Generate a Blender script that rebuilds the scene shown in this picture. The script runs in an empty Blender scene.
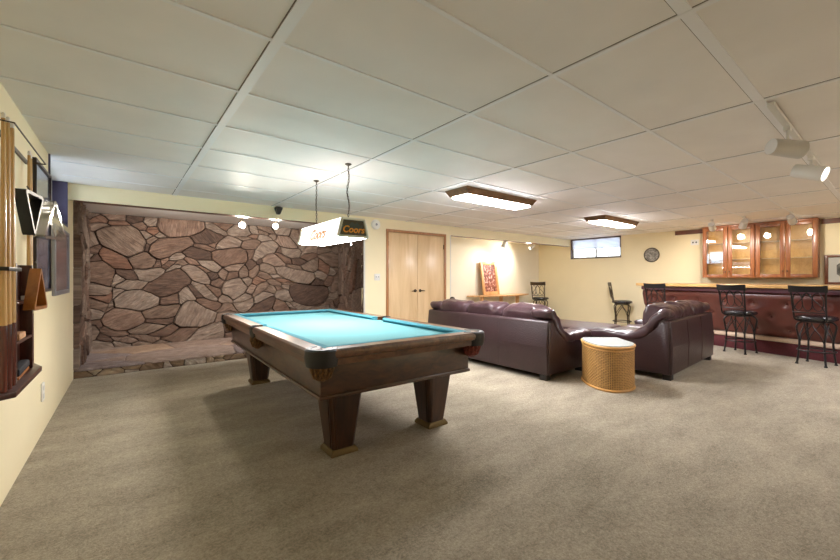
import bpy, bmesh, math, random
from mathutils import Vector, Matrix, noise
R = math.radians
PI = math.pi
scn = bpy.context.scene
C = scn.collection
random.seed(11)

# ------------------------------------------------------------------ materials
def lin(r, g, b):
    def f(c):
        c /= 255.0
        return c / 12.92 if c <= 0.04045 else ((c + 0.055) / 1.055) ** 2.4
    return (f(r), f(g), f(b), 1.0)

def base_mat(name):
    m = bpy.data.materials.new(name)
    m.use_nodes = True
    nt = m.node_tree
    return m, nt, nt.nodes['Principled BSDF']

def mat(name, col, rough=0.5, metal=0.0, spec=0.5, var=0.0, scale=6.0, stretch=(1, 1, 1), bump=0.0, bscale=40.0, coat=0.0, detail=4.0):
    """procedural surface: noise varies the colour by +-var, a second noise gives the bump"""
    m, nt, b = base_mat(name)
    N, L = nt.nodes, nt.links
    b.inputs['Roughness'].default_value = rough
    b.inputs['Metallic'].default_value = metal
    b.inputs['Specular IOR Level'].default_value = spec
    b.inputs['Coat Weight'].default_value = coat
    b.inputs['Base Color'].default_value = col
    tc = N.new('ShaderNodeTexCoord')
    mp = N.new('ShaderNodeMapping')
    mp.inputs['Scale'].default_value = stretch
    L.new(tc.outputs['Object'], mp.inputs['Vector'])
    if var > 0:
        nz = N.new('ShaderNodeTexNoise')
        nz.inputs['Scale'].default_value = scale
        nz.inputs['Detail'].default_value = detail
        L.new(mp.outputs['Vector'], nz.inputs['Vector'])
        rp = N.new('ShaderNodeValToRGB')
        e = rp.color_ramp.elements
        e[0].position, e[1].position = 0.3, 0.7
        e[0].color = tuple(max(0, c * (1 - var)) for c in col[:3]) + (1,)
        e[1].color = tuple(min(1, c * (1 + var)) for c in col[:3]) + (1,)
        L.new(nz.outputs['Fac'], rp.inputs['Fac'])
        L.new(rp.outputs['Color'], b.inputs['Base Color'])
    if bump > 0:
        nb = N.new('ShaderNodeTexNoise')
        nb.inputs['Scale'].default_value = bscale
        nb.inputs['Detail'].default_value = 3
        L.new(mp.outputs['Vector'], nb.inputs['Vector'])
        bp = N.new('ShaderNodeBump')
        bp.inputs['Strength'].default_value = bump
        bp.inputs['Distance'].default_value = 0.02
        L.new(nb.outputs['Fac'], bp.inputs['Height'])
        L.new(bp.outputs['Normal'], b.inputs['Normal'])
    return m

def emit(name, col, strength):
    m, nt, b = base_mat(name)
    b.inputs['Base Color'].default_value = (0.8, 0.8, 0.8, 1)
    b.inputs['Emission Color'].default_value = col
    b.inputs['Emission Strength'].default_value = strength
    return m

def glass(name, col=(1, 1, 1, 1), rough=0.02, refl=0.12):
    m = bpy.data.materials.new(name)
    m.use_nodes = True
    nt = m.node_tree
    nt.nodes.clear()
    o = nt.nodes.new('ShaderNodeOutputMaterial')
    t = nt.nodes.new('ShaderNodeBsdfTransparent')
    t.inputs['Color'].default_value = col
    g = nt.nodes.new('ShaderNodeBsdfGlossy')
    g.inputs['Roughness'].default_value = rough
    x = nt.nodes.new('ShaderNodeMixShader')
    fr = nt.nodes.new('ShaderNodeFresnel')
    fr.inputs['IOR'].default_value = 1.5
    mx = nt.nodes.new('ShaderNodeMath')
    mx.operation = 'ADD'
    mx.inputs[1].default_value = refl - 0.04
    nt.links.new(fr.outputs['Fac'], mx.inputs[0])
    nt.links.new(mx.outputs['Value'], x.inputs['Fac'])
    nt.links.new(t.outputs['BSDF'], x.inputs[1])
    nt.links.new(g.outputs['BSDF'], x.inputs[2])
    nt.links.new(x.outputs['Shader'], o.inputs['Surface'])
    return m

def wood(name, c1, c2, rough=0.35, stretch=(1, 1, 14), scale=3.0, coat=0.2, bump=0.03):
    m, nt, b = base_mat(name)
    N, L = nt.nodes, nt.links
    tc = N.new('ShaderNodeTexCoord')
    mp = N.new('ShaderNodeMapping')
    mp.inputs['Scale'].default_value = stretch
    L.new(tc.outputs['Object'], mp.inputs['Vector'])
    nz = N.new('ShaderNodeTexNoise')
    nz.inputs['Scale'].default_value = scale
    nz.inputs['Detail'].default_value = 7
    nz.inputs['Roughness'].default_value = 0.62
    nz.inputs['Distortion'].default_value = 0.6
    L.new(mp.outputs['Vector'], nz.inputs['Vector'])
    rp = N.new('ShaderNodeValToRGB')
    e = rp.color_ramp.elements
    e[0].position, e[1].position = 0.32, 0.68
    e[0].color, e[1].color = c1, c2
    L.new(nz.outputs['Fac'], rp.inputs['Fac'])
    L.new(rp.outputs['Color'], b.inputs['Base Color'])
    b.inputs['Roughness'].default_value = rough
    b.inputs['Coat Weight'].default_value = coat
    b.inputs['Coat Roughness'].default_value = 0.2
    bp = N.new('ShaderNodeBump')
    bp.inputs['Strength'].default_value = bump * 4
    bp.inputs['Distance'].default_value = 0.004
    L.new(nz.outputs['Fac'], bp.inputs['Height'])
    L.new(bp.outputs['Normal'], b.inputs['Normal'])
    return m

# carpet: fine tufts over broad vacuum-mark mottling
def carpet_mat():
    m, nt, b = base_mat('carpet')
    N, L = nt.nodes, nt.links
    tc = N.new('ShaderNodeTexCoord')
    n1 = N.new('ShaderNodeTexNoise'); n1.inputs['Scale'].default_value = 75; n1.inputs['Detail'].default_value = 5; n1.inputs['Roughness'].default_value = 0.75
    n2 = N.new('ShaderNodeTexNoise'); n2.inputs['Scale'].default_value = 2.2; n2.inputs['Detail'].default_value = 5
    n3 = N.new('ShaderNodeTexNoise'); n3.inputs['Scale'].default_value = 26; n3.inputs['Detail'].default_value = 4
    mp = N.new('ShaderNodeMapping'); mp.inputs['Scale'].default_value = (1, 2.2, 1); mp.inputs['Rotation'].default_value = (0, 0, 0.5)
    for n in (n1, n3):
        L.new(tc.outputs['Object'], n.inputs['Vector'])
    L.new(tc.outputs['Object'], mp.inputs['Vector'])
    L.new(mp.outputs['Vector'], n2.inputs['Vector'])
    r1 = N.new('ShaderNodeValToRGB')
    r1.color_ramp.elements[0].position, r1.color_ramp.elements[1].position = 0.33, 0.67
    r1.color_ramp.elements[0].color = lin(104, 95, 80)
    r1.color_ramp.elements[1].color = lin(196, 184, 163)
    a = N.new('ShaderNodeMath'); a.operation = 'MULTIPLY_ADD'; a.inputs[1].default_value = 0.55
    c2 = N.new('ShaderNodeMath'); c2.operation = 'MULTIPLY_ADD'; c2.inputs[1].default_value = 0.25
    c3 = N.new('ShaderNodeMath'); c3.operation = 'MULTIPLY'; c3.inputs[1].default_value = 0.20
    L.new(n3.outputs['Fac'], c3.inputs[0])
    L.new(n2.outputs['Fac'], c2.inputs[0]); L.new(c3.outputs[0], c2.inputs[2])
    L.new(n1.outputs['Fac'], a.inputs[0]); L.new(c2.outputs[0], a.inputs[2])
    L.new(a.outputs[0], r1.inputs['Fac'])
    L.new(r1.outputs['Color'], b.inputs['Base Color'])
    b.inputs['Roughness'].default_value = 0.95
    b.inputs['Specular IOR Level'].default_value = 0.1
    b.inputs['Sheen Weight'].default_value = 0.15
    bp = N.new('ShaderNodeBump'); bp.inputs['Strength'].default_value = 0.7; bp.inputs['Distance'].default_value = 0.012
    L.new(n1.outputs['Fac'], bp.inputs['Height'])
    L.new(bp.outputs['Normal'], b.inputs['Normal'])
    return m

# fieldstone: the tone of each stone is its own, streaks run along each stone's bedding
def stone_mat(name, stops, streak=0.55):
    m, nt, b = base_mat(name)
    N, L = nt.nodes, nt.links
    at = N.new('ShaderNodeAttribute'); at.attribute_name = 'stone'
    sp = N.new('ShaderNodeSeparateColor')
    L.new(at.outputs['Color'], sp.inputs['Color'])
    rp = N.new('ShaderNodeValToRGB')
    cr = rp.color_ramp
    while len(cr.elements) < len(stops):
        cr.elements.new(0.5)
    for e, (p, c) in zip(cr.elements, stops):
        e.position = p; e.color = c
    L.new(sp.outputs['Red'], rp.inputs['Fac'])
    uv = N.new('ShaderNodeUVMap'); uv.uv_map = 'bed'
    mp = N.new('ShaderNodeMapping'); mp.inputs['Scale'].default_value = (2.2, 13, 1)
    L.new(uv.outputs['UV'], mp.inputs['Vector'])
    n1 = N.new('ShaderNodeTexNoise'); n1.inputs['Scale'].default_value = 2.2; n1.inputs['Detail'].default_value = 8; n1.inputs['Roughness'].default_value = 0.65; n1.inputs['Distortion'].default_value = 0.8
    L.new(mp.outputs['Vector'], n1.inputs['Vector'])
    n2 = N.new('ShaderNodeTexNoise'); n2.inputs['Scale'].default_value = 7; n2.inputs['Detail'].default_value = 6
    L.new(uv.outputs['UV'], n2.inputs['Vector'])
    r2 = N.new('ShaderNodeValToRGB')
    r2.color_ramp.elements[0].position, r2.color_ramp.elements[1].position = 0.3, 0.68
    k = 1 - streak
    r2.color_ramp.elements[0].color = (k, k * 0.95, k * 0.9, 1)
    r2.color_ramp.elements[1].color = (1.0, 1.0, 1.0, 1)
    L.new(n1.outputs['Fac'], r2.inputs['Fac'])
    n2.inputs['Roughness'].default_value = 0.7
    r3 = N.new('ShaderNodeValToRGB')
    r3.color_ramp.elements[0].position, r3.color_ramp.elements[1].position = 0.35, 0.7
    r3.color_ramp.elements[0].color = (0.62, 0.54, 0.5, 1)
    r3.color_ramp.elements[1].color = (1, 1, 1, 1)
    L.new(n2.outputs['Fac'], r3.inputs['Fac'])
    x1 = N.new('ShaderNodeMix'); x1.data_type = 'RGBA'; x1.blend_type = 'MULTIPLY'; x1.inputs['Factor'].default_value = 1
    L.new(rp.outputs['Color'], x1.inputs['A']); L.new(r2.outputs['Color'], x1.inputs['B'])
    x2 = N.new('ShaderNodeMix'); x2.data_type = 'RGBA'; x2.blend_type = 'MULTIPLY'; x2.inputs['Factor'].default_value = 1
    L.new(x1.outputs['Result'], x2.inputs['A']); L.new(r3.outputs['Color'], x2.inputs['B'])
    L.new(x2.outputs['Result'], b.inputs['Base Color'])
    b.inputs['Roughness'].default_value = 0.8
    bp = N.new('ShaderNodeBump'); bp.inputs['Strength'].default_value = 1.0; bp.inputs['Distance'].default_value = 0.03
    L.new(n1.outputs['Fac'], bp.inputs['Height'])
    L.new(bp.outputs['Normal'], b.inputs['Normal'])
    return m

def print_mat(name, cols, scale=9.0, rough=0.25, seed=0.0):
    """a picture's printed surface: irregular coloured patches"""
    m, nt, b = base_mat(name)
    N, L = nt.nodes, nt.links
    tc = N.new('ShaderNodeTexCoord')
    mp = N.new('ShaderNodeMapping'); mp.inputs['Location'].default_value = (seed, seed * 2, seed)
    L.new(tc.outputs['Object'], mp.inputs['Vector'])
    n = N.new('ShaderNodeTexNoise'); n.inputs['Scale'].default_value = scale; n.inputs['Detail'].default_value = 5
    L.new(mp.outputs['Vector'], n.inputs['Vector'])
    rp = N.new('ShaderNodeValToRGB')
    cr = rp.color_ramp
    while len(cr.elements) < len(cols):
        cr.elements.new(0.5)
    for i, (e, c) in enumerate(zip(cr.elements, cols)):
        e.position = 0.33 + 0.34 * i / (len(cols) - 1); e.color = c
    L.new(n.outputs['Fac'], rp.inputs['Fac'])
    L.new(rp.outputs['Color'], b.inputs['Base Color'])
    b.inputs['Roughness'].default_value = rough
    return m

def cane_mat():
    m, nt, b = base_mat('woven_cane')
    N, L = nt.nodes, nt.links
    uv = N.new('ShaderNodeUVMap'); uv.uv_map = 'weave'
    sp = N.new('ShaderNodeSeparateXYZ')
    L.new(uv.outputs['UV'], sp.inputs['Vector'])
    def wv(sock, f):
        a = N.new('ShaderNodeMath'); a.operation = 'MULTIPLY'; a.inputs[1].default_value = f
        s = N.new('ShaderNodeMath'); s.operation = 'SINE'
        ab = N.new('ShaderNodeMath'); ab.operation = 'ABSOLUTE'
        L.new(sock, a.inputs[0]); L.new(a.outputs[0], s.inputs[0]); L.new(s.outputs[0], ab.inputs[0])
        return ab.outputs[0]
    u, v = wv(sp.outputs['X'], PI / 0.022), wv(sp.outputs['Y'], PI / 0.018)
    mul = N.new('ShaderNodeMath'); mul.operation = 'MULTIPLY'
    L.new(u, mul.inputs[0]); L.new(v, mul.inputs[1])
    rp = N.new('ShaderNodeValToRGB')
    e = rp.color_ramp.elements
    e[0].position, e[1].position = 0.5, 0.8
    e[0].color, e[1].color = lin(210, 162, 96), lin(100, 64, 30)
    L.new(mul.outputs[0], rp.inputs['Fac'])
    nz = N.new('ShaderNodeTexNoise'); nz.inputs['Scale'].default_value = 12
    x = N.new('ShaderNodeMix'); x.data_type = 'RGBA'; x.blend_type = 'MULTIPLY'; x.inputs['Factor'].default_value = 0.5
    L.new(rp.outputs['Color'], x.inputs['A']); L.new(nz.outputs['Fac'], x.inputs['B'])
    L.new(x.outputs['Result'], b.inputs['Base Color'])
    b.inputs['Roughness'].default_value = 0.45
    return m

M = {}
M['ceiling'] = mat('ceiling_panel', lin(240, 236, 233), 0.62, spec=0.25, var=0.03, scale=3, bump=0.06, bscale=5)
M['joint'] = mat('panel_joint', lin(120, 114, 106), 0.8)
M['rail'] = mat('ceiling_batten', lin(240, 240, 242), 0.5)
M['wall'] = mat('cream_paint', lin(243, 230, 194), 0.7, var=0.02, scale=2, bump=0.05, bscale=90)
M['wall_yellow'] = mat('warm_cream_paint', lin(246, 233, 196), 0.7, var=0.02, scale=2, bump=0.05, bscale=90)
M['wall_nook'] = mat('pale_paint', lin(246, 238, 218), 0.7, var=0.02, scale=2, bump=0.05, bscale=90)
M['white'] = mat('white_plastic', lin(238, 236, 230), 0.4)
M['white_enamel'] = mat('white_enamel', lin(222, 220, 215), 0.35)
M['carpet'] = carpet_mat()
M['mortar'] = mat('dark_mortar', lin(62, 46, 38), 0.95, var=0.3, scale=30, bump=0.5, bscale=60)
M['stone'] = stone_mat('fieldstone', [(0, lin(98, 76, 64)), (0.25, lin(142, 114, 97)), (0.5, lin(152, 131, 115)), (0.75, lin(172, 156, 142)), (1, lin(150, 112, 91))], 0.68)
M['flag'] = stone_mat('flagstone', [(0, lin(140, 124, 124)), (0.3, lin(176, 158, 146)), (0.6, lin(148, 140, 146)), (0.85, lin(186, 160, 136)), (1, lin(196, 188, 182))], 0.35)
M['riser'] = stone_mat('riser_stone', [(0, lin(120, 96, 72)), (0.4, lin(170, 146, 116)), (0.7, lin(196, 178, 150)), (1, lin(205, 196, 186))], 0.5)
M['table_wood'] = wood('walnut_stain', lin(46, 27, 15), lin(88, 56, 33), 0.33, (3, 3, 9), 2.2, 0.35)
M['table_rail'] = wood('walnut_rail', lin(66, 40, 23), lin(116, 78, 48), 0.3, (8, 1.2, 8), 2.0, 0.4)
M['leg_wood'] = wood('walnut_leg', lin(38, 21, 12), lin(74, 44, 26), 0.35, (9, 9, 1.2), 2.2, 0.3)
M['brass'] = mat('bronze_foot', lin(98, 80, 44), 0.45, 0.5)
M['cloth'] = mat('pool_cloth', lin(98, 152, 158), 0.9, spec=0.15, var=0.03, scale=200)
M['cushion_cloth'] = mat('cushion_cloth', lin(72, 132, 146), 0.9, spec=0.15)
M['black_leather'] = mat('black_leather', lin(17, 16, 18), 0.45, bump=0.1, bscale=120)
M['net'] = mat('tassel_netting', lin(104, 74, 38), 0.7, var=0.85, scale=70)
M['net_red'] = mat('red_netting', lin(120, 52, 40), 0.7, var=0.75, scale=70)
M['door'] = wood('birch_veneer', lin(208, 174, 130), lin(234, 206, 164), 0.35, (3.2, 3.2, 0.35), 2.0, 0.2)
M['casing'] = wood('oak_casing', lin(150, 98, 56), lin(182, 128, 80), 0.4, (9, 9, 1), 2.0, 0.2)
M['fix_wood'] = wood('fixture_oak', lin(108, 78, 50), lin(142, 108, 74), 0.45, (1.5, 9, 9), 2.0, 0.1)
M['cab'] = wood('honey_oak', lin(118, 68, 38), lin(156, 98, 58), 0.35, (9, 9, 1.1), 2.2, 0.3)
M['cab_in'] = wood('oak_interior', lin(216, 160, 86), lin(238, 192, 118), 0.4, (5, 5, 3), 3.5, 0.1)
M['brown_trim'] = wood('dark_trim', lin(84, 46, 26), lin(118, 68, 40), 0.4, (2, 2, 9), 2.0, 0.2)
M['leather'] = mat('brown_leather', lin(58, 40, 43), 0.36, spec=0.55, var=0.12, scale=5, bump=0.22, bscale=70)
M['leather_b'] = mat('cushion_leather', lin(72, 51, 56), 0.28, spec=0.6, var=0.16, scale=6, bump=0.3, bscale=16)
M['dark'] = mat('dark_block', lin(26, 22, 22), 0.5)
M['cane'] = cane_mat()
M['cane_rim'] = mat('cane_rim', lin(204, 154, 88), 0.45, var=0.2, scale=30, stretch=(1, 1, 6))
M['glass_top'] = mat('glass_top', lin(196, 212, 222), 0.06, spec=0.8)
M['bar_pad'] = mat('burgundy_vinyl', lin(92, 46, 38), 0.3, spec=0.6, var=0.22, scale=5, bump=0.12, bscale=9)
M['bar_kick'] = mat('burgundy_carpet', lin(88, 36, 42), 0.9, var=0.15, scale=40, bump=0.3, bscale=150)
M['bar_moulding'] = mat('plum_moulding', lin(100, 62, 74), 0.35)
M['bar_nosing'] = mat('tan_carpet_nosing', lin(205, 180, 160), 0.9, var=0.1, scale=60, bump=0.3, bscale=150)
M['bar_top'] = wood('bar_oak', lin(196, 152, 92), lin(224, 184, 122), 0.3, (2, 9, 9), 2.0, 0.3)
M['black_metal'] = mat('black_metal', lin(30, 29, 31), 0.4, 0.3)
M['bronze_metal'] = mat('bronze_metal', lin(72, 60, 44), 0.4, 0.5)
M['black_vinyl'] = mat('black_vinyl', lin(34, 34, 40), 0.25, spec=0.7)
M['chrome'] = mat('steel', lin(170, 168, 165), 0.3, 0.9)
M['lens'] = emit('fluorescent_lens', (0.985, 0.965, 0.985, 1), 78.0)
M['pend_side'] = emit('lit_acrylic', (1, 0.99, 0.97, 1), 0.95)
M['pend_bottom'] = emit('lit_diffuser', (1, 0.965, 0.95, 1), 40.0)
M['pend_top'] = emit('lit_top', (1, 0.965, 0.92, 1), 5.0)
M['pend_frame'] = mat('cream_frame', lin(214, 208, 186), 0.45)
M['pend_end'] = mat('olive_acrylic', lin(74, 66, 48), 0.25, var=0.2, scale=9)
M['logo'] = mat('orange_yellow_ink', lin(236, 150, 24), 0.5)
M['logo_red'] = mat('red_ink', lin(205, 70, 30), 0.4)
M['logo_hill'] = mat('pale_ink', lin(206, 196, 176), 0.5)
M['logo_hill_dark'] = mat('dark_green_ink', lin(38, 48, 34), 0.4)
M['bulb'] = emit('lit_bulb', (1, 0.93, 0.82, 1), 60.0)
M['bulb_soft'] = emit('lit_lamp_face', (1, 0.95, 0.86, 1), 6.0)
M['bulb_dim'] = emit('warm_lamp_face', (1, 0.93, 0.82, 1), 2.0)
M['lamp_grey'] = mat('silver_lamp', lin(205, 203, 200), 0.4, 0.1)
M['cue_light'] = wood('maple_cue', lin(196, 150, 88), lin(226, 186, 124), 0.25, (20, 20, 0.8), 2, 0.5)
M['cue_dark'] = wood('rosewood_cue', lin(66, 26, 18), lin(112, 48, 32), 0.25, (20, 20, 0.8), 2, 0.5)
M['rack_wood'] = wood('mahogany_rack', lin(52, 26, 20), lin(88, 46, 34), 0.35, (9, 9, 1.5), 2, 0.2)
M['tri_wood'] = wood('amber_wood', lin(150, 88, 34), lin(190, 122, 56), 0.3, (6, 6, 3), 2, 0.3)
M['black_plastic'] = mat('black_plastic', lin(22, 22, 22), 0.4)
M['clear'] = glass('clear_plastic', (0.93, 0.94, 0.95, 1), 0.08, 0.28)
M['pane'] = glass('window_glass', (0.95, 0.98, 1, 1), 0.02, 0.08)
def shelf_glass():
    m, nt, b = base_mat('shelf_glass')
    b.inputs['Base Color'].default_value = lin(226, 222, 206); b.inputs['Roughness'].default_value = 0.2
    t = nt.nodes.new('ShaderNodeBsdfTransparent'); x = nt.nodes.new('ShaderNodeMixShader'); x.inputs['Fac'].default_value = 0.28
    nt.links.new(t.outputs['BSDF'], x.inputs[1]); nt.links.new(b.outputs['BSDF'], x.inputs[2])
    nt.links.new(x.outputs['Shader'], nt.nodes['Material Output'].inputs['Surface'])
    return m
M['shelf_glass'] = shelf_glass()
M['cab_glass'] = glass('cabinet_glass', (0.98, 0.98, 0.97, 1), 0.02, 0.07)
M['shade_cloth'] = mat('pale_card', lin(226, 230, 238), 0.8)
def translucent(name, col):
    m, nt, b = base_mat(name)
    b.inputs['Base Color'].default_value = col
    b.inputs['Roughness'].default_value = 0.9
    t = nt.nodes.new('ShaderNodeBsdfTranslucent'); t.inputs['Color'].default_value = col
    x = nt.nodes.new('ShaderNodeMixShader'); x.inputs['Fac'].default_value = 0.6
    nt.links.new(b.outputs['BSDF'], x.inputs[1]); nt.links.new(t.outputs['BSDF'], x.inputs[2])
    nt.links.new(x.outputs['Shader'], nt.nodes['Material Output'].inputs['Surface'])
    return m
M['shade_trans'] = translucent('cellular_shade', lin(232, 234, 240))
M['reveal'] = mat('indigo_reveal', lin(74, 68, 98), 0.6, var=0.1, scale=4)
M['sash'] = mat('dark_sash', lin(86, 66, 58), 0.5)
M['brush'] = mat('dark_bristles', lin(28, 30, 40), 0.8, var=0.4, scale=80)
M['chalk'] = mat('chalk_box', lin(196, 150, 110), 0.7, var=0.3, scale=25)
M['plaque'] = print_mat('grey_relief', [lin(96, 92, 86), lin(150, 146, 138), lin(190, 186, 176)], 26, 0.5)
M['print_poster'] = print_mat('grey_blue_print', [lin(60, 64, 82), lin(98, 102, 124), lin(122, 126, 146)], 14, 0.12)
M['print_mauve'] = print_mat('mauve_print', [lin(96, 76, 84), lin(138, 116, 122), lin(158, 140, 144)], 12, 0.12, 3)
M['print_crowd'] = print_mat('crowd_print', [lin(70, 38, 28), lin(126, 66, 44), lin(150, 84, 70), lin(186, 130, 112), lin(226, 212, 204)], 17, 0.3, 5)
M['print_oct'] = print_mat('stone_print', [lin(60, 60, 56), lin(110, 110, 104), lin(150, 150, 142)], 18, 0.3, 7)
M['mat_board'] = mat('pale_mat_board', lin(196, 196, 188), 0.7)
M['frame_oak'] = wood('oak_frame', lin(190, 138, 86), lin(222, 176, 122), 0.4, (7, 7, 2), 2, 0.1)
M['dark_frame'] = mat('dark_frame', lin(46, 36, 34), 0.4)
M['grey_frame'] = mat('grey_frame', lin(150, 150, 158), 0.35, 0.4)

# ------------------------------------------------------------------ mesh helpers
def nb():
    return bmesh.new()

def box(bm, lo, hi, bev=0.0, seg=2, mtx=None):
    c = [(a + b) / 2 for a, b in zip(lo, hi)]
    s = [abs(b - a) for a, b in zip(lo, hi)]
    r = bmesh.ops.create_cube(bm, size=1.0, matrix=Matrix.Translation(c) @ Matrix.Diagonal((s[0], s[1], s[2], 1)))
    vs = r['verts']
    if bev > 0:
        es = list({e for v in vs for e in v.link_edges})
        k = bmesh.ops.bevel(bm, geom=es, offset=min(bev, min(s) * 0.45), segments=seg, profile=0.5, affect='EDGES')
        vs = list({v for v in vs if v.is_valid} | set(k['verts']))
    if mtx is not None:
        bmesh.ops.transform(bm, matrix=mtx, verts=vs)
    return vs

def ring_loft(bm, rings, cap=True, closed=False):
    vr = [[bm.verts.new(p) for p in r] for r in rings]
    n = len(vr[0])
    m = len(vr)
    for i in range(m if closed else m - 1):
        a, b = vr[i], vr[(i + 1) % m]
        for j in range(n):
            bm.faces.new((a[j], a[(j + 1) % n], b[(j + 1) % n], b[j]))
    if cap and not closed:
        bm.faces.new(list(reversed(vr[0])))
        bm.faces.new(vr[-1])
    return vr

def tube(bm, pts, r, n=8, closed=False):
    pts = [Vector(p) for p in pts]
    m = len(pts)
    rad = r if isinstance(r, (list, tuple)) else [r] * m
    up = None
    rings = []
    for i, p in enumerate(pts):
        if closed:
            t = (pts[(i + 1) % m] - pts[i - 1]).normalized()
        else:
            t = (pts[min(i + 1, m - 1)] - pts[max(i - 1, 0)]).normalized()
        if up is None:
            up = t.orthogonal().normalized()
        else:
            up = (up - t * up.dot(t))
            up = up.normalized() if up.length > 1e-6 else t.orthogonal().normalized()
        s = t.cross(up)
        rings.append([p + (up * math.cos(2 * PI * k / n) + s * math.sin(2 * PI * k / n)) * rad[i] for k in range(n)])
    ring_loft(bm, rings, closed=closed)

def smooth_path(ctrl, n=6):
    """Catmull-Rom through control points"""
    P = [Vector(p) for p in ctrl]
    P = [P[0] * 2 - P[1]] + P + [P[-1] * 2 - P[-2]]
    out = []
    for i in range(1, len(P) - 2):
        for k in range(n):
            t = k / n
            a, b, c, d = P[i - 1], P[i], P[i + 1], P[i + 2]
            out.append(0.5 * ((2 * b) + (c - a) * t + (2 * a - 5 * b + 4 * c - d) * t * t + (3 * b - a - 3 * c + d) * t ** 3))
    out.append(P[-2])
    return out

def lathe(bm, prof, n=32, c=(0, 0, 0), mtx=None):
    rings = []
    for r, z in prof:
        rings.append([Vector((c[0] + max(r, 1e-4) * math.cos(2 * PI * k / n), c[1] + max(r, 1e-4) * math.sin(2 * PI * k / n), c[2] + z)) for k in range(n)])
    if mtx is not None:
        rings = [[mtx @ p for p in r] for r in rings]
    ring_loft(bm, rings)

def prism(bm, poly, a, b, mtx=None, bev=0.0):
    """polygon in xy extruded from z=a to z=b, then moved by mtx"""
    r0 = [Vector((x, y, a)) for x, y in poly]
    r1 = [Vector((x, y, b)) for x, y in poly]
    if mtx is not None:
        r0 = [mtx @ p for p in r0]
        r1 = [mtx @ p for p in r1]
    vr = ring_loft(bm, [r0, r1])
    if bev > 0:
        es = list({e for r in vr for v in r for e in v.link_edges})
        bmesh.ops.bevel(bm, geom=es, offset=bev, segments=2, profile=0.5, affect='EDGES')

def AX(ax):
    """maps prism's local (x, y, z) so that its profile lies in another plane"""
    if ax == 'x':   # profile (y, z), extruded along x
        return Matrix(((0, 0, 1, 0), (1, 0, 0, 0), (0, 1, 0, 0), (0, 0, 0, 1)))
    if ax == 'y':   # profile (x, z), extruded along y
        return Matrix(((1, 0, 0, 0), (0, 0, 1, 0), (0, 1, 0, 0), (0, 0, 0, 1)))

def pillow(bm, c, size, e1=0.4, e2=0.4, nu=36, nv=20, mtx=None, wr=0.0, seed=0.0, wscale=5.0):
    sg = lambda v, e: math.copysign(abs(v) ** e, v)
    hx, hy, hz = (s / 2 for s in size)
    rings = []
    T = Matrix.Translation(c) @ (mtx or Matrix())
    for i in range(nv + 1):
        a = -PI / 2 + PI * i / nv
        a = max(min(a, PI / 2 - 0.02), -PI / 2 + 0.02)
        r = []
        for j in range(nu):
            b = 2 * PI * j / nu
            p = Vector((hx * sg(math.cos(a), e1) * sg(math.cos(b), e2), hy * sg(math.cos(a), e1) * sg(math.sin(b), e2), hz * sg(math.sin(a), e1)))
            if wr:
                d = noise.noise(Vector((p.x * wscale + seed, p.y * wscale + seed * 1.7, p.z * wscale)))
                d += 0.5 * noise.noise(Vector((p.x * wscale * 2.6 - seed, p.y * wscale * 2, p.z * wscale * 2.6)))
                p = p * (1 + wr * d / max(p.length, 0.12) * 0.5)
            r.append(T @ p)
        rings.append(r)
    ring_loft(bm, rings)

def pad_loft(bm, path, width, thick, cx, seg=24, e=0.5, wr=0.0, seed=0.0):
    """a stuffed pad: path is (y, z) stations, section spans width along x and thick across the path"""
    pts = smooth_path([(cx, y, z) for y, z in path], 5)
    m = len(pts)
    rings = []
    sg = lambda v, ee: math.copysign(abs(v) ** ee, v)
    for i, p in enumerate(pts):
        t = (pts[min(i + 1, m - 1)] - pts[max(i - 1, 0)]).normalized()
        nrm = Vector((0, -t.z, t.y))
        f = i / (m - 1)
        end = min(1.0, (min(f, 1 - f) / 0.10)) if min(f, 1 - f) < 0.10 else 1.0
        k = math.sqrt(max(0.0, 1 - (1 - end) ** 2)) * 0.97 + 0.03
        ring = []
        for j in range(seg):
            a = 2 * PI * j / seg
            w = width / 2 * (0.25 + 0.75 * k if k < 1 else 1)
            q = p + Vector((1, 0, 0)) * (w * sg(math.cos(a), e)) + nrm * (thick / 2 * k * sg(math.sin(a), e))
            if wr:
                q += nrm * wr * noise.noise(Vector((q.x * 6 + seed, q.y * 9, q.z * 9)))
            ring.append(q)
        rings.append(ring)
    ring_loft(bm, rings)

def finish(name, bm, mats, parent=None, ang=35, tri=False):
    bmesh.ops.recalc_face_normals(bm, faces=bm.faces)
    me = bpy.data.meshes.new(name)
    bm.to_mesh(me)
    bm.free()
    for m in (mats if isinstance(mats, (list, tuple)) else [mats]):
        me.materials.append(m)
    me.shade_smooth()
    me.set_sharp_from_angle(angle=R(ang))
    o = bpy.data.objects.new(name, me)
    C.objects.link(o)
    if parent is not None:
        o.parent = parent
    return o

def tag(o, label, cat=None, group=None, kind=None):
    if label:
        o['label'] = label
    if cat:
        o['category'] = cat
    if group:
        o['group'] = group
    if kind:
        o['kind'] = kind
    return o

def thing(name, label, cat, loc=(0, 0, 0), rz=0.0, group=None):
    o = bpy.data.objects.new(name, None)
    o.empty_display_size = 0.1
    C.objects.link(o)
    o.location = loc
    o.rotation_euler = (0, 0, rz)
    return tag(o, label, cat, group)

def struct(name, bm, m, parent=None, label=None, ang=35):
    o = finish(name, bm, m, parent, ang)
    if parent is None:
        o['kind'] = 'structure'
    if label:
        o['label'] = label
    return o

def copy_tree(o, parent=None):
    c = o.copy()
    C.objects.link(c)
    if parent is not None:
        c.parent = parent
    for ch in list(o.children):
        copy_tree(ch, c)
    return c

# ------------------------------------------------------------------ the room
CEIL = 2.285
FARX = 9.8          # the wall behind the bar
HDR = 5.75          # plane of the door wall and the two headers
HDR_Z = 2.10
BACKY = 7.87
SIDE_TOP = (3.31, HDR)
SIDE_BOT = (3.88, BACKY)
FRONTY = -3.0
NOOKY = 6.75

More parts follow.
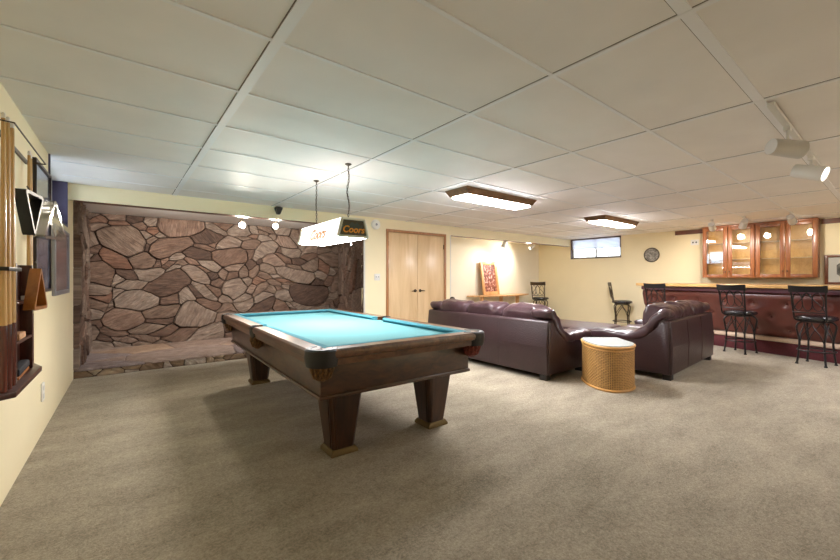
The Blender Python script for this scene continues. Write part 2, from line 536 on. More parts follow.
def wx(y):          # the left wall runs very slightly out of square
    return -0.50 + 0.02 * (y - 3.1)

b = nb(); box(b, (-0.9, FRONTY - 0.2, -0.1), (10.1, 8.2, 0.0))
struct('floor', b, M['carpet'], label='beige cut pile carpet over the whole basement')

def wall_prism(bm, y0, y1, z0, z1, d=0.2):
    prism(bm, [(wx(y0), y0), (wx(y1), y1), (wx(y1) - d, y1), (wx(y0) - d, y0)], z0, z1)

WY0, WY1, WZ = 4.50, 5.72, 1.79
b = nb()
wall_prism(b, FRONTY - 0.1, 8.0, 0, WZ)
wall_prism(b, FRONTY - 0.1, WY0, WZ, CEIL + 0.1)
wall_prism(b, WY1, 8.0, WZ, CEIL + 0.1)
struct('wall_left', b, M['wall'])

W2Y0, W2Y1, W2Z = 4.38, 5.72, 1.745
b = nb()
box(b, (FARX, FRONTY - 0.1, 0), (FARX + 0.2, NOOKY + 0.2, W2Z))
box(b, (FARX, FRONTY - 0.1, W2Z), (FARX + 0.2, W2Y0, CEIL + 0.1))
box(b, (FARX, W2Y1, W2Z), (FARX + 0.2, NOOKY + 0.2, CEIL + 0.1))
struct('wall_right', b, M['wall_yellow'])

b = nb(); box(b, (-0.8, FRONTY - 0.2, 0), (10.0, FRONTY, CEIL + 0.1))
struct('wall_front', b, M['wall'])

DX0, DX1, DZ = 3.80, 5.135, 2.06
b = nb()
box(b, (wx(HDR), HDR, HDR_Z), (3.31, HDR + 0.1, CEIL + 0.02))                 # beam over the stone alcove
box(b, (3.31, HDR, 0), (DX0, HDR + 0.1, CEIL + 0.02))
box(b, (DX1, HDR, 0), (5.317, HDR + 0.1, CEIL + 0.02))
box(b, (DX0, HDR, DZ), (DX1, HDR + 0.1, CEIL + 0.02))
box(b, (5.317, HDR, HDR_Z), (FARX, HDR + 0.1, CEIL + 0.02))                   # beam over the nook
struct('wall_back', b, M['wall'])

b = nb(); box(b, (5.2, NOOKY, 0), (FARX, NOOKY + 0.15, CEIL)); box(b, (5.2, HDR + 0.1, 0), (5.31, NOOKY, CEIL))
struct('wall_nook', b, M['wall_nook'])
b = nb(); box(b, (3.4, HDR + 0.1, 0), (5.2, HDR + 0.16, CEIL))
struct('wall_closet', b, M['wall'])

b = nb(); box(b, (-0.9, FRONTY - 0.2, CEIL), (10.1, HDR + 0.1, CEIL + 0.1))
struct('ceiling', b, M['ceiling'], label='white panelled basement ceiling')
b = nb(); box(b, (-0.7, HDR + 0.1, 2.255), (4.2, 8.1, 2.36))
struct('ceiling_alcove', b, M['ceiling'])
b = nb(); box(b, (5.2, HDR + 0.1, 2.20), (10.0, NOOKY + 0.2, 2.36))
struct('ceiling_nook', b, M['wall_nook'])

# battens between the ceiling panels
b = nb()
z0, z1 = CEIL - 0.006, CEIL + 0.001
for k in range(9):
    x = 0.554 + 1.218 * k
    w = 0.024 if k == 0 else 0.014
    if x < FARX:
        box(b, (x - w, FRONTY, z0), (x + w, HDR, z1))
for k in range(-5, 9):
    y = 0.54 + 0.597 * k
    w = 0.024 if k == 0 else 0.011
    box(b, (wx(y), y - w, z0 + 0.001), (FARX, y + w, z1))
struct('trim_ceiling', b, M['rail'])
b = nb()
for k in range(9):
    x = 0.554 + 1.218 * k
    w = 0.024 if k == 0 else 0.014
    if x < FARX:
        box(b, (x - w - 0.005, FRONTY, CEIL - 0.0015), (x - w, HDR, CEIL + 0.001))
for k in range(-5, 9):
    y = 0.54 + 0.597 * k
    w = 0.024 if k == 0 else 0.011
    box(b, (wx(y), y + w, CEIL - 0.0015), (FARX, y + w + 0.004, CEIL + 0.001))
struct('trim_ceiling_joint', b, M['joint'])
b = nb()
box(b, (-0.4, HDR - 0.008, HDR_Z - 0.006), (3.31, HDR + 0.1, HDR_Z))
box(b, (5.317, HDR - 0.008, HDR_Z - 0.006), (FARX, HDR + 0.1, HDR_Z))
struct('trim_beam', b, M['brown_trim'])
b = nb(); box(b, (3.300, HDR - 0.006, 0), (3.325, HDR + 0.02, HDR_Z)); box(b, (5.305, HDR - 0.006, 0), (5.325, HDR + 0.02, HDR_Z))
struct('trim_corner', b, M['white_enamel'])
b = nb()
box(b, (FARX - 0.02, 2.62, 2.185), (FARX, 3.2, 2.275)); box(b, (FARX - 0.02, -1.2, 2.185), (FARX, 0.93, 2.275))
struct('trim_right', b, M['brown_trim'], label='dark wood strip along the top of the wall behind the bar')
b = nb(); box(b, (FARX - 0.012, 3.4, 0), (FARX, NOOKY, 0.05))
struct('baseboard_right', b, M['casing'])

# ---- fieldstone facing
def stone_cells(w, h, n, rng, aspect=1.4, gap=0.012, wt=0.6):
    """irregular flat stones fitted together over a w x h face"""
    sites, tries = [], 0
    r0 = math.sqrt(w * h / n)
    while len(sites) < n and tries < 20000:
        tries += 1
        x, y = rng.uniform(0, w), rng.uniform(0, h)
        rr = r0 * rng.choice((0.3, 0.45, 0.65, 0.9, 1.2))
        if all(((x - s[0]) / aspect) ** 2 + (y - s[1]) ** 2 > (0.55 * (rr + s[2])) ** 2 for s in sites):
            sites.append((x, y, rr))
    cells = []
    for i, (x, y, rr) in enumerate(sites):
        poly = [Vector((gap / 2, gap / 2)), Vector((w - gap / 2, gap / 2)), Vector((w - gap / 2, h - gap / 2)), Vector((gap / 2, h - gap / 2))]
        for j, (u, v, ss) in enumerate(sites):
            if i == j:
                continue
            d = Vector(((u - x) / aspect ** 2, v - y))
            q = Vector((u, v)) - Vector((x, y))
            c = ((u * u - x * x) / aspect ** 2 + v * v - y * y + wt * (rr * rr - ss * ss)) / 2
            c -= gap / 2 * d.length
            out = []
            for k in range(len(poly)):
                a, e = poly[k], poly[(k + 1) % len(poly)]
                fa, fe = d.dot(a) - c, d.dot(e) - c
                if fa <= 0:
                    out.append(a)
                if (fa < 0 < fe) or (fe < 0 < fa):
                    out.append(a + (e - a) * (fa / (fa - fe)))
            poly = out
            if len(poly) < 3:
                break
        if len(poly) >= 3:
            cells.append(poly)
    return cells

def stone_face(bm, w, h, n, to3d, seed, depth=(0.025, 0.06), aspect=1.4, gap=0.014, rough=0.014, flat=False, step=0.05, warp_amp=0.0):
    rng = random.Random(seed)
    col = bm.loops.layers.float_color.get('stone') or bm.loops.layers.float_color.new('stone')
    uvl = bm.loops.layers.uv.get('bed') or bm.loops.layers.uv.new('bed')
    for poly in stone_cells(w, h, n, rng, aspect, gap):
        # cut the corners once, then roughen the outline
        cut = []
        for k in range(len(poly)):
            a, e = poly[k], poly[(k + 1) % len(poly)]
            cut += [a.lerp(e, 0.08), a.lerp(e, 0.92)]
        pts = []
        for k in range(len(cut)):
            a, e = cut[k], cut[(k + 1) % len(cut)]
            m = max(1, int((e - a).length / step))
            pts += [a.lerp(e, t / m) for t in range(m)]
        def warp(p):
            f = min(1.0, min(p.x, w - p.x, p.y, h - p.y) / 0.25) * warp_amp
            return p + Vector((noise.noise(Vector((p.x * 1.3, p.y * 1.6, seed * 1.7))), noise.noise(Vector((p.x * 1.6, p.y * 1.3, seed * 1.7 + 9))))) * f
        if warp_amp:
            pts = [warp(p) for p in pts]
        pts = [p + Vector((noise.noise(Vector((p.x * 9, p.y * 9, seed))), noise.noise(Vector((p.x * 9, p.y * 9, seed + 40))))) * rough for p in pts]
        c = sum(pts, Vector((0, 0))) / len(pts)
        dep = rng.uniform(*depth)
        tone = (rng.random(), rng.random(), rng.random(), 1)
        ang = rng.gauss(0.0, 0.5)
        ca, sa = math.cos(ang), math.sin(ang)
        off = Vector((rng.uniform(0, 9), rng.uniform(0, 9)))
        tx, ty = (0, 0) if flat else (rng.uniform(-0.06, 0.06), rng.uniform(-0.06, 0.06))
        rings = []
        for s, dd in ((1.0, 0.0), (0.995, dep * 0.6), (0.95, dep), (0.72, dep + 0.004), (0.4, dep + 0.004), (0.12, dep + 0.004)):
            rg = []
            for p in pts:
                q = c + (p - c) * s
                z = dd
                if dd >= dep:
                    z += (q.x - c.x) * tx + (q.y - c.y) * ty
                    if not flat:
                        a = (q.x - c.x) * ca + (q.y - c.y) * sa
                        t = -(q.x - c.x) * sa + (q.y - c.y) * ca
                        z += 0.012 * noise.noise(Vector((a * 4 + off.x, t * 22 + off.y, 0)))
                rg.append((bm.verts.new(to3d(q.x, q.y, max(z, 0.0))), q))
            rings.append(rg)
        faces = []
        m = len(pts)
        for a, e in zip(rings, rings[1:]):
            for k in range(m):
                faces.append(((a[k], a[(k + 1) % m], e[(k + 1) % m], e[k])))
        faces.append(tuple(rings[-1]))
        for f in faces:
            fc = bm.faces.new([v for v, q in f])
            for lp, (v, q) in zip(fc.loops, f):
                lp[col] = tone
                d = q - c
                lp[uvl].uv = (d.x * ca + d.y * sa + off.x, -d.x * sa + d.y * ca + off.y)

ALC_Z = 2.255
b = nb(); box(b, (-0.6, BACKY, 0), (4.1, BACKY + 0.15, ALC_Z)); struct('wall_stone', b, M['mortar'])
x0 = wx(BACKY)
b = nb(); stone_face(b, 3.88 - x0, ALC_Z - 0.09, 185, lambda u, v, d: Vector((x0 + u, BACKY - d, 0.09 + v)), 5, aspect=1.6, gap=0.011, warp_amp=0.36)
struct('wall_stone_facing', b, M['stone'], label='rust and tan fieldstone facing the back of the alcove')
L2 = BACKY - 6.24
b = nb(); stone_face(b, L2, ALC_Z - 0.09, 40, lambda u, v, d: Vector((wx(6.24 + u) + d * 1.2, 6.24 + u, 0.09 + v)), 8, warp_amp=0.4)
struct('wall_stone_left', b, M['stone'])
sd = Vector((SIDE_BOT[0] - SIDE_TOP[0], SIDE_BOT[1] - SIDE_TOP[1]))
sl = sd.length; sd = sd / sl; sn = Vector((-sd.y, sd.x))
b = nb()
prism(b, [SIDE_TOP, SIDE_BOT, (SIDE_BOT[0] + 0.12, SIDE_BOT[1]), (SIDE_TOP[0] + 0.12, SIDE_TOP[1] + 0.12)], 0, ALC_Z)
struct('wall_side', b, M['mortar'])
b = nb()
stone_face(b, sl - 0.03, ALC_Z - 0.01, 54, lambda u, v, d: Vector((SIDE_TOP[0] + sd.x * (u + 0.03) + sn.x * d * 0.7, SIDE_TOP[1] + sd.y * (u + 0.03) + sn.y * d * 0.7, v)), 21, aspect=1.2, warp_amp=0.4)
struct('wall_stone_right', b, M['stone'])

# raised stone step along the alcove
STY = 6.27
def side_x(y):
    return SIDE_TOP[0] + (y - HDR) * sd.x / sd.y
step_bm = nb(); prism(step_bm, [(wx(STY), STY), (side_x(STY) - 0.05, STY), (side_x(BACKY) - 0.05, BACKY), (wx(BACKY), BACKY)], 0, 0.09)
st = struct('stone_step', step_bm, M['mortar'], label='low raised stone step running along the foot of the stone wall')
b = nb(); stone_face(b, side_x(STY) - 0.08 - wx(STY), 0.088, 26, lambda u, v, d: Vector((wx(STY) + u, STY - d, v)), 31, (0.012, 0.025), aspect=1.8, gap=0.008, rough=0.006, step=0.03)
finish('riser_stone', b, M['riser'], st)
b = nb(); stone_face(b, side_x(STY) + 0.1 - wx(STY), BACKY - STY + 0.03, 15, lambda u, v, d: Vector((wx(STY) + u, STY - 0.03 + v, 0.088 + d)), 33, (0.028, 0.031), aspect=1.6, gap=0.006, rough=0.01, flat=True)
finish('flagstone_top', b, M['flag'], st)

# ---- double doors
b = nb()
for xx0, xx1 in ((DX0 - 0.05, DX0), (DX1, DX1 + 0.05)):
    box(b, (xx0, HDR - 0.018, 0), (xx1, HDR, DZ), 0.004)
box(b, (DX0 - 0.05, HDR - 0.018, DZ), (DX1 + 0.05, HDR, DZ + 0.05), 0.004)
struct('trim_door', b, M['casing'], label='oak casing around the double closet doors')
xm = (DX0 + DX1) / 2
for i, (a, e, hx) in enumerate(((DX0 + 0.004, xm - 0.003, xm - 0.06), (xm + 0.003, DX1 - 0.004, xm + 0.06)), 1):
    b = nb(); box(b, (a, HDR + 0.004, 0.015), (e, HDR + 0.04, DZ - 0.004), 0.003)
    d = struct('door_%d' % i, b, M['door'], label=('left' if i == 1 else 'right') + ' leaf of the pale birch double doors')
    s = -1 if i == 1 else 1
    b = nb()
    lathe(b, [(0.0, 0), (0.028, 0), (0.03, 0.006), (0.011, 0.012), (0.011, 0.045), (0, 0.046)], 20, mtx=Matrix.Translation((hx, HDR + 0.004, 0.99)) @ Matrix.Rotation(PI / 2, 4, 'X'))
    tube(b, [(hx, HDR - 0.036, 0.99), (hx + s * 0.04, HDR - 0.038, 0.99), (hx + s * 0.09, HDR - 0.03, 0.985)], [0.009, 0.009, 0.007], 10)
    finish('door_handle', b, M['bronze_metal'], d)
    b = nb()
    for z in (0.3, 1.85):
        xh = a if i == 1 else e
        box(b, (xh - 0.008, HDR - 0.004, z - 0.045), (xh + 0.008, HDR + 0.006, z + 0.045))
    finish('door_hinge', b, M['bronze_metal'], d)

# ---- windows
def win_left():
    b = nb()
    d = 0.15
    wall = lambda y, k: (wx(y) - k, y)
    prism(b, [wall(WY0, -0.012), wall(WY0 + 0.02, -0.012), wall(WY0 + 0.02, d), wall(WY0, d)], WZ, CEIL)
    prism(b, [wall(WY1 - 0.02, -0.004), wall(WY1, -0.004), wall(WY1, d), wall(WY1 - 0.02, d)], WZ, CEIL)
    prism(b, [wall(WY0, -0.012), wall(WY1, -0.004), wall(WY1, d), wall(WY0, d)], WZ - 0.001, WZ + 0.02)
    o = struct('window_1', b, M['reveal'], label='recessed basement window with indigo reveal in the left wall')
    b = nb()
    for y0, y1 in ((WY0 + 0.02, WY0 + 0.06), (WY1 - 0.06, WY1 - 0.02), ((WY0 + WY1) / 2 - 0.02, (WY0 + WY1) / 2 + 0.02)):
        prism(b, [wall(y0, d - 0.03), wall(y1, d - 0.03), wall(y1, d), wall(y0, d)], WZ + 0.02, CEIL - 0.002)
    for za, zb in ((WZ + 0.02, WZ + 0.055), (CEIL - 0.035, CEIL - 0.002)):
        prism(b, [wall(WY0 + 0.02, d - 0.03), wall(WY1 - 0.02, d - 0.03), wall(WY1 - 0.02, d), wall(WY0 + 0.02, d)], za, zb)
    finish('window_frame', b, M['white_enamel'], o)
    b = nb(); prism(b, [wall(WY0 + 0.02, d - 0.012), wall(WY1 - 0.02, d - 0.012), wall(WY1 - 0.02, d - 0.008), wall(WY0 + 0.02, d - 0.008)], WZ + 0.02, CEIL - 0.002)
    finish('window_pane', b, M['pane'], o)
win_left()
def win_right():
    b = nb()
    x0, x1 = FARX - 0.012, FARX + 0.12
    t = 0.022
    box(b, (x0, W2Y0, W2Z), (x1, W2Y0 + t, CEIL - 0.01)); box(b, (x0, W2Y1 - t, W2Z), (x1, W2Y1, CEIL - 0.01))
    box(b, (x0, W2Y0, W2Z), (x1, W2Y1, W2Z + t)); box(b, (x0, W2Y0, CEIL - 0.03), (x1, W2Y1, CEIL - 0.002))
    o = struct('window_2', b, M['sash'], label='shallow window with a half drawn white shade on the wall beyond the sofas')
    b = nb()
    a0, a1, zt = W2Y0 + t, W2Y1 - t, W2Z + t
    ym = (a0 + a1) / 2
    for y0, y1 in ((a0, a0 + 0.03), (a1 - 0.03, a1), (ym - 0.025, ym + 0.025)):
        box(b, (x1 - 0.05, y0, zt), (x1 - 0.01, y1, CEIL - 0.03))
    box(b, (x1 - 0.05, a0, zt), (x1 - 0.01, a1, zt + 0.03))
    finish('window_frame', b, M['white_enamel'], o)
    b = nb(); box(b, (x1 - 0.03, a0, zt), (x1 - 0.026, a1, CEIL - 0.03))
    finish('window_pane', b, M['pane'], o)
    b = nb()
    zs = 2.02
    n = 14
    prof = []
    for k in range(n + 1):
        prof.append((FARX + 0.03 + (0.008 if k % 2 else -0.004), zs + (CEIL - 0.032 - zs) * k / n))
    ring = prof + [(p[0] + 0.012, p[1]) for p in reversed(prof)]
    prism(b, ring, a0 + 0.004, a1 - 0.004, AX('y'))
    box(b, (FARX + 0.02, a0 + 0.004, zs - 0.02), (FARX + 0.05, a1 - 0.004, zs + 0.002))
    finish('window_shade', b, M['shade_trans'], o, 20)
win_right()

# ------------------------------------------------------------------ pool table
PT = thing('pool_table', 'dark walnut pool table with turquoise cloth and tapered legs', 'pool table', (1.664, 3.617, 0), R(-1.6))
HW, HL, TOP = 0.736, 1.50, 0.795
def pool_table():
    # bed
    b = nb(); box(b, (-HW + 0.10, -HL + 0.10, 0.70), (HW - 0.10, HL - 0.10, 0.757))
    finish('playing_surface', b, M['cloth'], PT)
    # six rails, each with a cushion of its own
    g = 0.085      # clearance at the corners
    side = 0.065   # clearance at the side pockets
    prof = [(0.018, TOP), (0.004, TOP - 0.012), (0.0, TOP - 0.03), (0.004, TOP - 0.052), (0.02, TOP - 0.062), (0.026, TOP - 0.10), (0.12, TOP - 0.10), (0.12, TOP)]
    cush = [(0.112, TOP + 0.001), (0.165, TOP - 0.002), (0.172, TOP - 0.014), (0.15, TOP - 0.04), (0.112, TOP - 0.04)]
    def run(kind, pr, a, e, m, taper):
        bm = nb()
        r0 = [m @ Vector((o, a + (taper * max(0, o - 0.11) if taper else 0), z)) for o, z in pr]
        r1 = [m @ Vector((o, e - (taper * max(0, o - 0.11) if taper else 0), z)) for o, z in pr]
        ring_loft(bm, [r0, r1])
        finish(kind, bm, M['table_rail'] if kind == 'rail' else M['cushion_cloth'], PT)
    ml = Matrix.Translation((-HW, 0, 0))
    mr = Matrix.Translation((HW, 0, 0)) @ Matrix.Rotation(PI, 4, 'Z')
    mn = Matrix.Translation((0, -HL, 0)) @ Matrix.Rotation(PI / 2, 4, 'Z')
    mf = Matrix.Translation((0, HL, 0)) @ Matrix.Rotation(-PI / 2, 4, 'Z')
    for m in (ml, mr):
        for a, e in ((-HL + g, -side), (side, HL - g)):
            run('rail', prof, a, e, m, 0)
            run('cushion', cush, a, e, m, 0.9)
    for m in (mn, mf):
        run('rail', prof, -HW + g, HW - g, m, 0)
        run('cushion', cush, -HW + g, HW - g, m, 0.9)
    # pockets: leather casting, tasselled net below
    def pocket(cx, cy, ang, corner, netm):
        bm = nb()
        ro, ri = (0.105, 0.06) if corner else (0.066, 0.05)
        half = R(128) if corner else R(88)
        n = 22
        sect = lambda a: [Vector((cx + r * math.cos(a), cy + r * math.sin(a), z)) for r, z in ((ri, TOP - 0.09), (ro - 0.006, TOP - 0.105), (ro + 0.004, TOP - 0.05), (ro, TOP - 0.006), (ro - 0.012, TOP + 0.004), (ri + 0.006, TOP + 0.004), (ri, TOP - 0.006))]
        ring_loft(bm, [sect(ang - half + 2 * half * k / n) for k in range(n + 1)])
        o = finish('pocket', bm, M['black_leather'], PT)
        o['label'] = 'black leather pocket casting'
        bm = nb()
        lathe(bm, [(ri - 0.004, TOP - 0.085), (ri - 0.002, TOP - 0.1), (ri * 0.92, TOP - 0.15), (ri * 0.7, TOP - 0.19), (ri * 0.3, TOP - 0.205), (0, TOP - 0.207)], 16, (cx, cy, 0))
        for k in range(14):
            a = 2 * PI * k / 14
            r = ri + 0.008
            tube(bm, [(cx + r * math.cos(a), cy + r * math.sin(a), TOP - 0.09), (cx + r * math.cos(a + 0.15), cy + r * math.sin(a + 0.15), TOP - 0.13), (cx + r * 0.75 * math.cos(a), cy + r * 0.75 * math.sin(a), TOP - 0.185)], [0.007, 0.009, 0.004], 6)
        finish('pocket_net', bm, netm, o)
    q = 0.098
    for sx in (-1, 1):
        for sy in (-1, 1):
            pocket(sx * (HW - q), sy * (HL - q), math.atan2(sy, sx), True, M['net_red'] if (sx > 0 and sy < 0) else M['net'])
        pocket(sx * (HW - 0.06), 0, 0 if sx > 0 else PI, False, M['net'])
    # apron with mouldings
    b = nb()
    ax, ay = HW - 0.10, HL - 0.13
    box(b, (-ax, -ay, 0.47), (ax, ay, 0.70), 0.004)
    box(b, (-ax - 0.012, -ay - 0.012, 0.462), (ax + 0.012, ay + 0.012, 0.488), 0.008)
    box(b, (-ax - 0.02, -ay - 0.02, 0.68), (ax + 0.02, ay + 0.02, 0.70), 0.006)
    finish('apron', b, M['table_wood'], PT)
    for sx in (-1, 1):
        for sy in (-1, 1):
            cx, cy = sx * 0.42 + 0.03, sy * 1.11
            b = nb()
            def sq(h, z, ch=0.02):
                return [Vector((cx + x, cy + y, z)) for x, y in ((-h + ch, -h), (h - ch, -h), (h, -h + ch), (h, h - ch), (h - ch, h), (-h + ch, h), (-h, h - ch), (-h, -h + ch))]
            ring_loft(b, [sq(0.082, 0.034), sq(0.128, 0.44), sq(0.135, 0.465)])
            # raised panels on the four faces
            for k in range(4):
                rot = Matrix.Translation((cx, cy, 0)) @ Matrix.Rotation(k * PI / 2, 4, 'Z')
                lo, hi = 0.05, 0.43
                f = lambda z: 0.082 + (0.128 - 0.082) * (z - 0.034) / 0.406
                vs = []
                for z, s in ((lo, 0.055), (hi, 0.095)):
                    for x in (-s, s):
                        vs.append(rot @ Vector((x, -f(z) - 0.006, z)))
                r0 = [vs[0], vs[1], vs[3], vs[2]]
                r1 = [p + (rot.to_3x3() @ Vector((0, 0.012, 0))) for p in r0]
                ring_loft(b, [r0, r1])
            lg = finish('leg', b, M['leg_wood'], PT)
            b = nb()
            ring_loft(b, [sq(0.102, 0.0, 0.004), sq(0.102, 0.016, 0.004), sq(0.086, 0.04, 0.004)])
            f = finish('foot_plate', b, M['brass'], lg)
            f['label'] = 'dull bronze foot plate'
pool_table()

# ------------------------------------------------------------------ pendant over the table
def text_mesh(name, txt, size, m, parent, mtx, shear=0.25, ext=0.001):
    cu = bpy.data.curves.new(name, 'FONT')
    cu.body = txt; cu.size = size; cu.align_x = 'CENTER'; cu.align_y = 'CENTER'
    cu.shear = shear; cu.extrude = ext; cu.offset = size * 0.02
    tmp = bpy.data.objects.new(name, cu)
    C.objects.link(tmp)
    bpy.context.view_layer.update()
    me = bpy.data.meshes.new_from_object(tmp.evaluated_get(bpy.context.evaluated_depsgraph_get()))
    C.objects.unlink(tmp); bpy.data.objects.remove(tmp); bpy.data.curves.remove(cu)
    me.transform(mtx)
    me.materials.clear(); me.materials.append(m)
    o = bpy.data.objects.new(name, me)
    C.objects.link(o); o.parent = parent
    return o

def chain(bm, x, y, za, zb, r=0.009, w=0.0022, wob=0.0):
    n = int((za - zb) / (r * 2.3))
    for k in range(n):
        z = za - (k + 0.5) * (za - zb) / n
        cx = x + wob * math.sin(k * 0.55) * math.sin(PI * k / n)
        h = (za - zb) / n * 0.62
        pts = []
        for j in range(10):
            a = 2 * PI * j / 10
            u, v = r * 0.62 * math.cos(a), h * math.sin(a)
            pts.append((cx + (u if k % 2 else 0), y + (0 if k % 2 else u), z + v))
        tube(bm, pts, w, 5, closed=True)

PX, PY = 1.705, 3.65
PL = thing('pendant_light', 'long white illuminated sign lamp hanging on two chains above the pool table', 'pendant light', (PX, PY, 1.612), R(-1.0))
def pendant():
    L, bw, tw, h = 0.50, 0.152, 0.112, 0.162
    # side panels
    for s in (-1, 1):
        b = nb()
        ring_loft(b, [[Vector((s * bw, -L, 0)), Vector((s * bw, L, 0)), Vector((s * tw, L * 0.97, h)), Vector((s * tw, -L * 0.97, h))],
                      [Vector((s * (bw - 0.006), -L, 0)), Vector((s * (bw - 0.006), L, 0)), Vector((s * (tw - 0.006), L * 0.97, h)), Vector((s * (tw - 0.006), -L * 0.97, h))]])
        p = finish('side_panel', b, M['pend_side'], PL)
        # logo on the panel: outlined peaks over script lettering
        ux = Vector((0, -s * -1.0, 0))
        nrm = Vector((s * h, 0, bw - tw)).normalized()
        up = Vector((-s * (bw - tw), 0, h)).normalized()
        ex = up.cross(nrm)
        mt = Matrix((ex, up, nrm)).transposed().to_4x4()
        cpos = Vector((s * (bw + tw) / 2, 0, h * 0.5)) + nrm * 0.002
        m4 = Matrix.Translation(cpos + up * -0.03) @ mt
        t = text_mesh('logo_lettering', 'Coors', 0.15, M['logo'], p, m4)
        t['label'] = 'orange and yellow script lettering'
        b = nb()
        pk = [(-0.12, 0.02), (-0.07, 0.055), (-0.045, 0.04), (0.0, 0.075), (0.05, 0.038), (0.075, 0.05), (0.13, 0.02)]
        tube(b, [m4 @ Vector((x, y + 0.012, 0)) for x, y in pk], 0.0022, 5)
        finish('logo_peaks', b, M['logo_hill'], p)
    # end panels: dark with the same lettering, in a cream frame
    for s in (-1, 1):
        b = nb()
        ring_loft(b, [[Vector((x, s * (L + 0.001), z)) for x, z in ((-bw + 0.01, 0.004), (bw - 0.01, 0.004), (tw - 0.008, h - 0.008), (-tw + 0.008, h - 0.008))],
                      [Vector((x, s * (L - 0.006), z)) for x, z in ((-bw + 0.01, 0.004), (bw - 0.01, 0.004), (tw - 0.008, h - 0.008), (-tw + 0.008, h - 0.008))]])
        e = finish('end_panel', b, M['pend_end'], PL)
        e['label'] = 'dark olive end panel with orange lettering'
        mt = Matrix.Translation((0, s * (L + 0.004), 0.062)) @ (Matrix.Rotation(PI / 2, 4, 'X') if s < 0 else Matrix.Rotation(PI, 4, 'Z') @ Matrix.Rotation(PI / 2, 4, 'X'))
        text_mesh('logo_lettering', 'Coors', 0.086, M['logo'], e, mt)
        b = nb()
        pk = [(-0.098, 0), (-0.098, 0.03), (-0.07, 0.05), (-0.05, 0.04), (-0.01, 0.07), (0.015, 0.05), (0.04, 0.065), (0.07, 0.04), (0.098, 0.05), (0.098, 0)]
        prism(b, pk, 0.0, 0.001, mt @ Matrix.Translation((0, 0.002, -0.0025)))
        finish('logo_peaks', b, M['logo_hill_dark'], e)
        b = nb()
        y = s * (L + 0.004)
        cs = [(-bw, 0), (bw, 0), (tw, h), (-tw, h)]
        for k in range(4):
            a, c = Vector(cs[k]), Vector(cs[(k + 1) % 4])
            tube(b, [(a.x, y, a.y), (c.x, y, c.y)], 0.012, 6)
        finish('end_frame', b, M['pend_frame'], PL)
    b = nb(); box(b, (-tw, -L * 0.97, h - 0.004), (tw, L * 0.97, h + 0.004))
    finish('top_panel', b, M['pend_top'], PL)
    b = nb(); box(b, (-bw + 0.012, -L + 0.01, -0.012), (bw - 0.012, L - 0.01, -0.002), 0.003)
    o = finish('diffuser', b, M['pend_bottom'], PL)
    o['label'] = 'glowing white bottom diffuser'
    b = nb()
    chain(b, 0.02, -0.42, -0.008, -0.055, 0.006, 0.0016); lathe(b, [(0, -0.075), (0.008, -0.073), (0.006, -0.056), (0, -0.055)], 10, (0.02, -0.42, 0))
    finish('pull_chain', b, M['white'], PL)
    for y in (-0.46, 0.30):
        b = nb(); chain(b, -0.03, y, CEIL - 1.612 - 0.015, h, 0.011, 0.003, 0.012 if y < 0 else 0.003)
        lathe(b, [(0, 0), (0.03, 0), (0.03, -0.006), (0.008, -0.018), (0, -0.018)], 14, (-0.03, y, CEIL - 1.612))
        finish('hanging_chain', b, M['bronze_metal'], PL)
pendant()

# ------------------------------------------------------------------ ceiling fluorescents
def make_fixture():
    f = thing('fluorescent_light', '', 'ceiling light', (0, 0, CEIL), 0, 'wood ended fluorescent ceiling lights')
    hx, hy, dp = 0.665, 0.19, 0.075
    lx, ly = hx - 0.05, hy - 0.045
    for s in (-1, 1):
        b = nb()
        ring_loft(b, [[Vector((s * hx, -hy, -0.001)), Vector((s * hx, hy, -0.001)), Vector((s * lx, ly + 0.01, -dp)), Vector((s * lx, -ly - 0.01, -dp))],
                      [Vector((s * (hx - 0.03), -hy, -0.001)), Vector((s * (hx - 0.03), hy, -0.001)), Vector((s * (lx - 0.02), ly + 0.01, -dp)), Vector((s * (lx - 0.02), -ly - 0.01, -dp))]])
        finish('end_cap', b, M['fix_wood'], f)
        b = nb()
        ring_loft(b, [[Vector((-hx, s * hy, -0.001)), Vector((hx, s * hy, -0.001)), Vector((lx, s * ly, -dp)), Vector((-lx, s * ly, -dp))],
                      [Vector((-hx, s * (hy - 0.03), -0.001)), Vector((hx, s * (hy - 0.03), -0.001)), Vector((lx, s * (ly - 0.012), -dp)), Vector((-lx, s * (ly - 0.012), -dp))]])
        finish('side_rail', b, M['fix_wood'], f)
    b = nb(); box(b, (-lx + 0.012, -ly + 0.012, -dp - 0.022), (lx - 0.012, ly - 0.012, -dp + 0.02), 0.018, 3)
    o = finish('lens', b, M['lens'], f)
    o['label'] = 'glowing white lens'
    return f
fx = make_fixture()
fx.location = (3.785, 3.285, CEIL)
fx['label'] = 'wood ended fluorescent light on the ceiling nearer the pool table'
f2 = copy_tree(fx); f2.location = (7.02, 3.285, CEIL); f2['label'] = 'wood ended fluorescent light on the ceiling above the sofas by the far window'

f_added = copy_tree(fx); f_added.location = (6.3, -1.3, CEIL); f_added['label'] = 'added wood ended fluorescent light, out of view beyond the right end of the bar'  # unseen fixture added to brighten the foreground

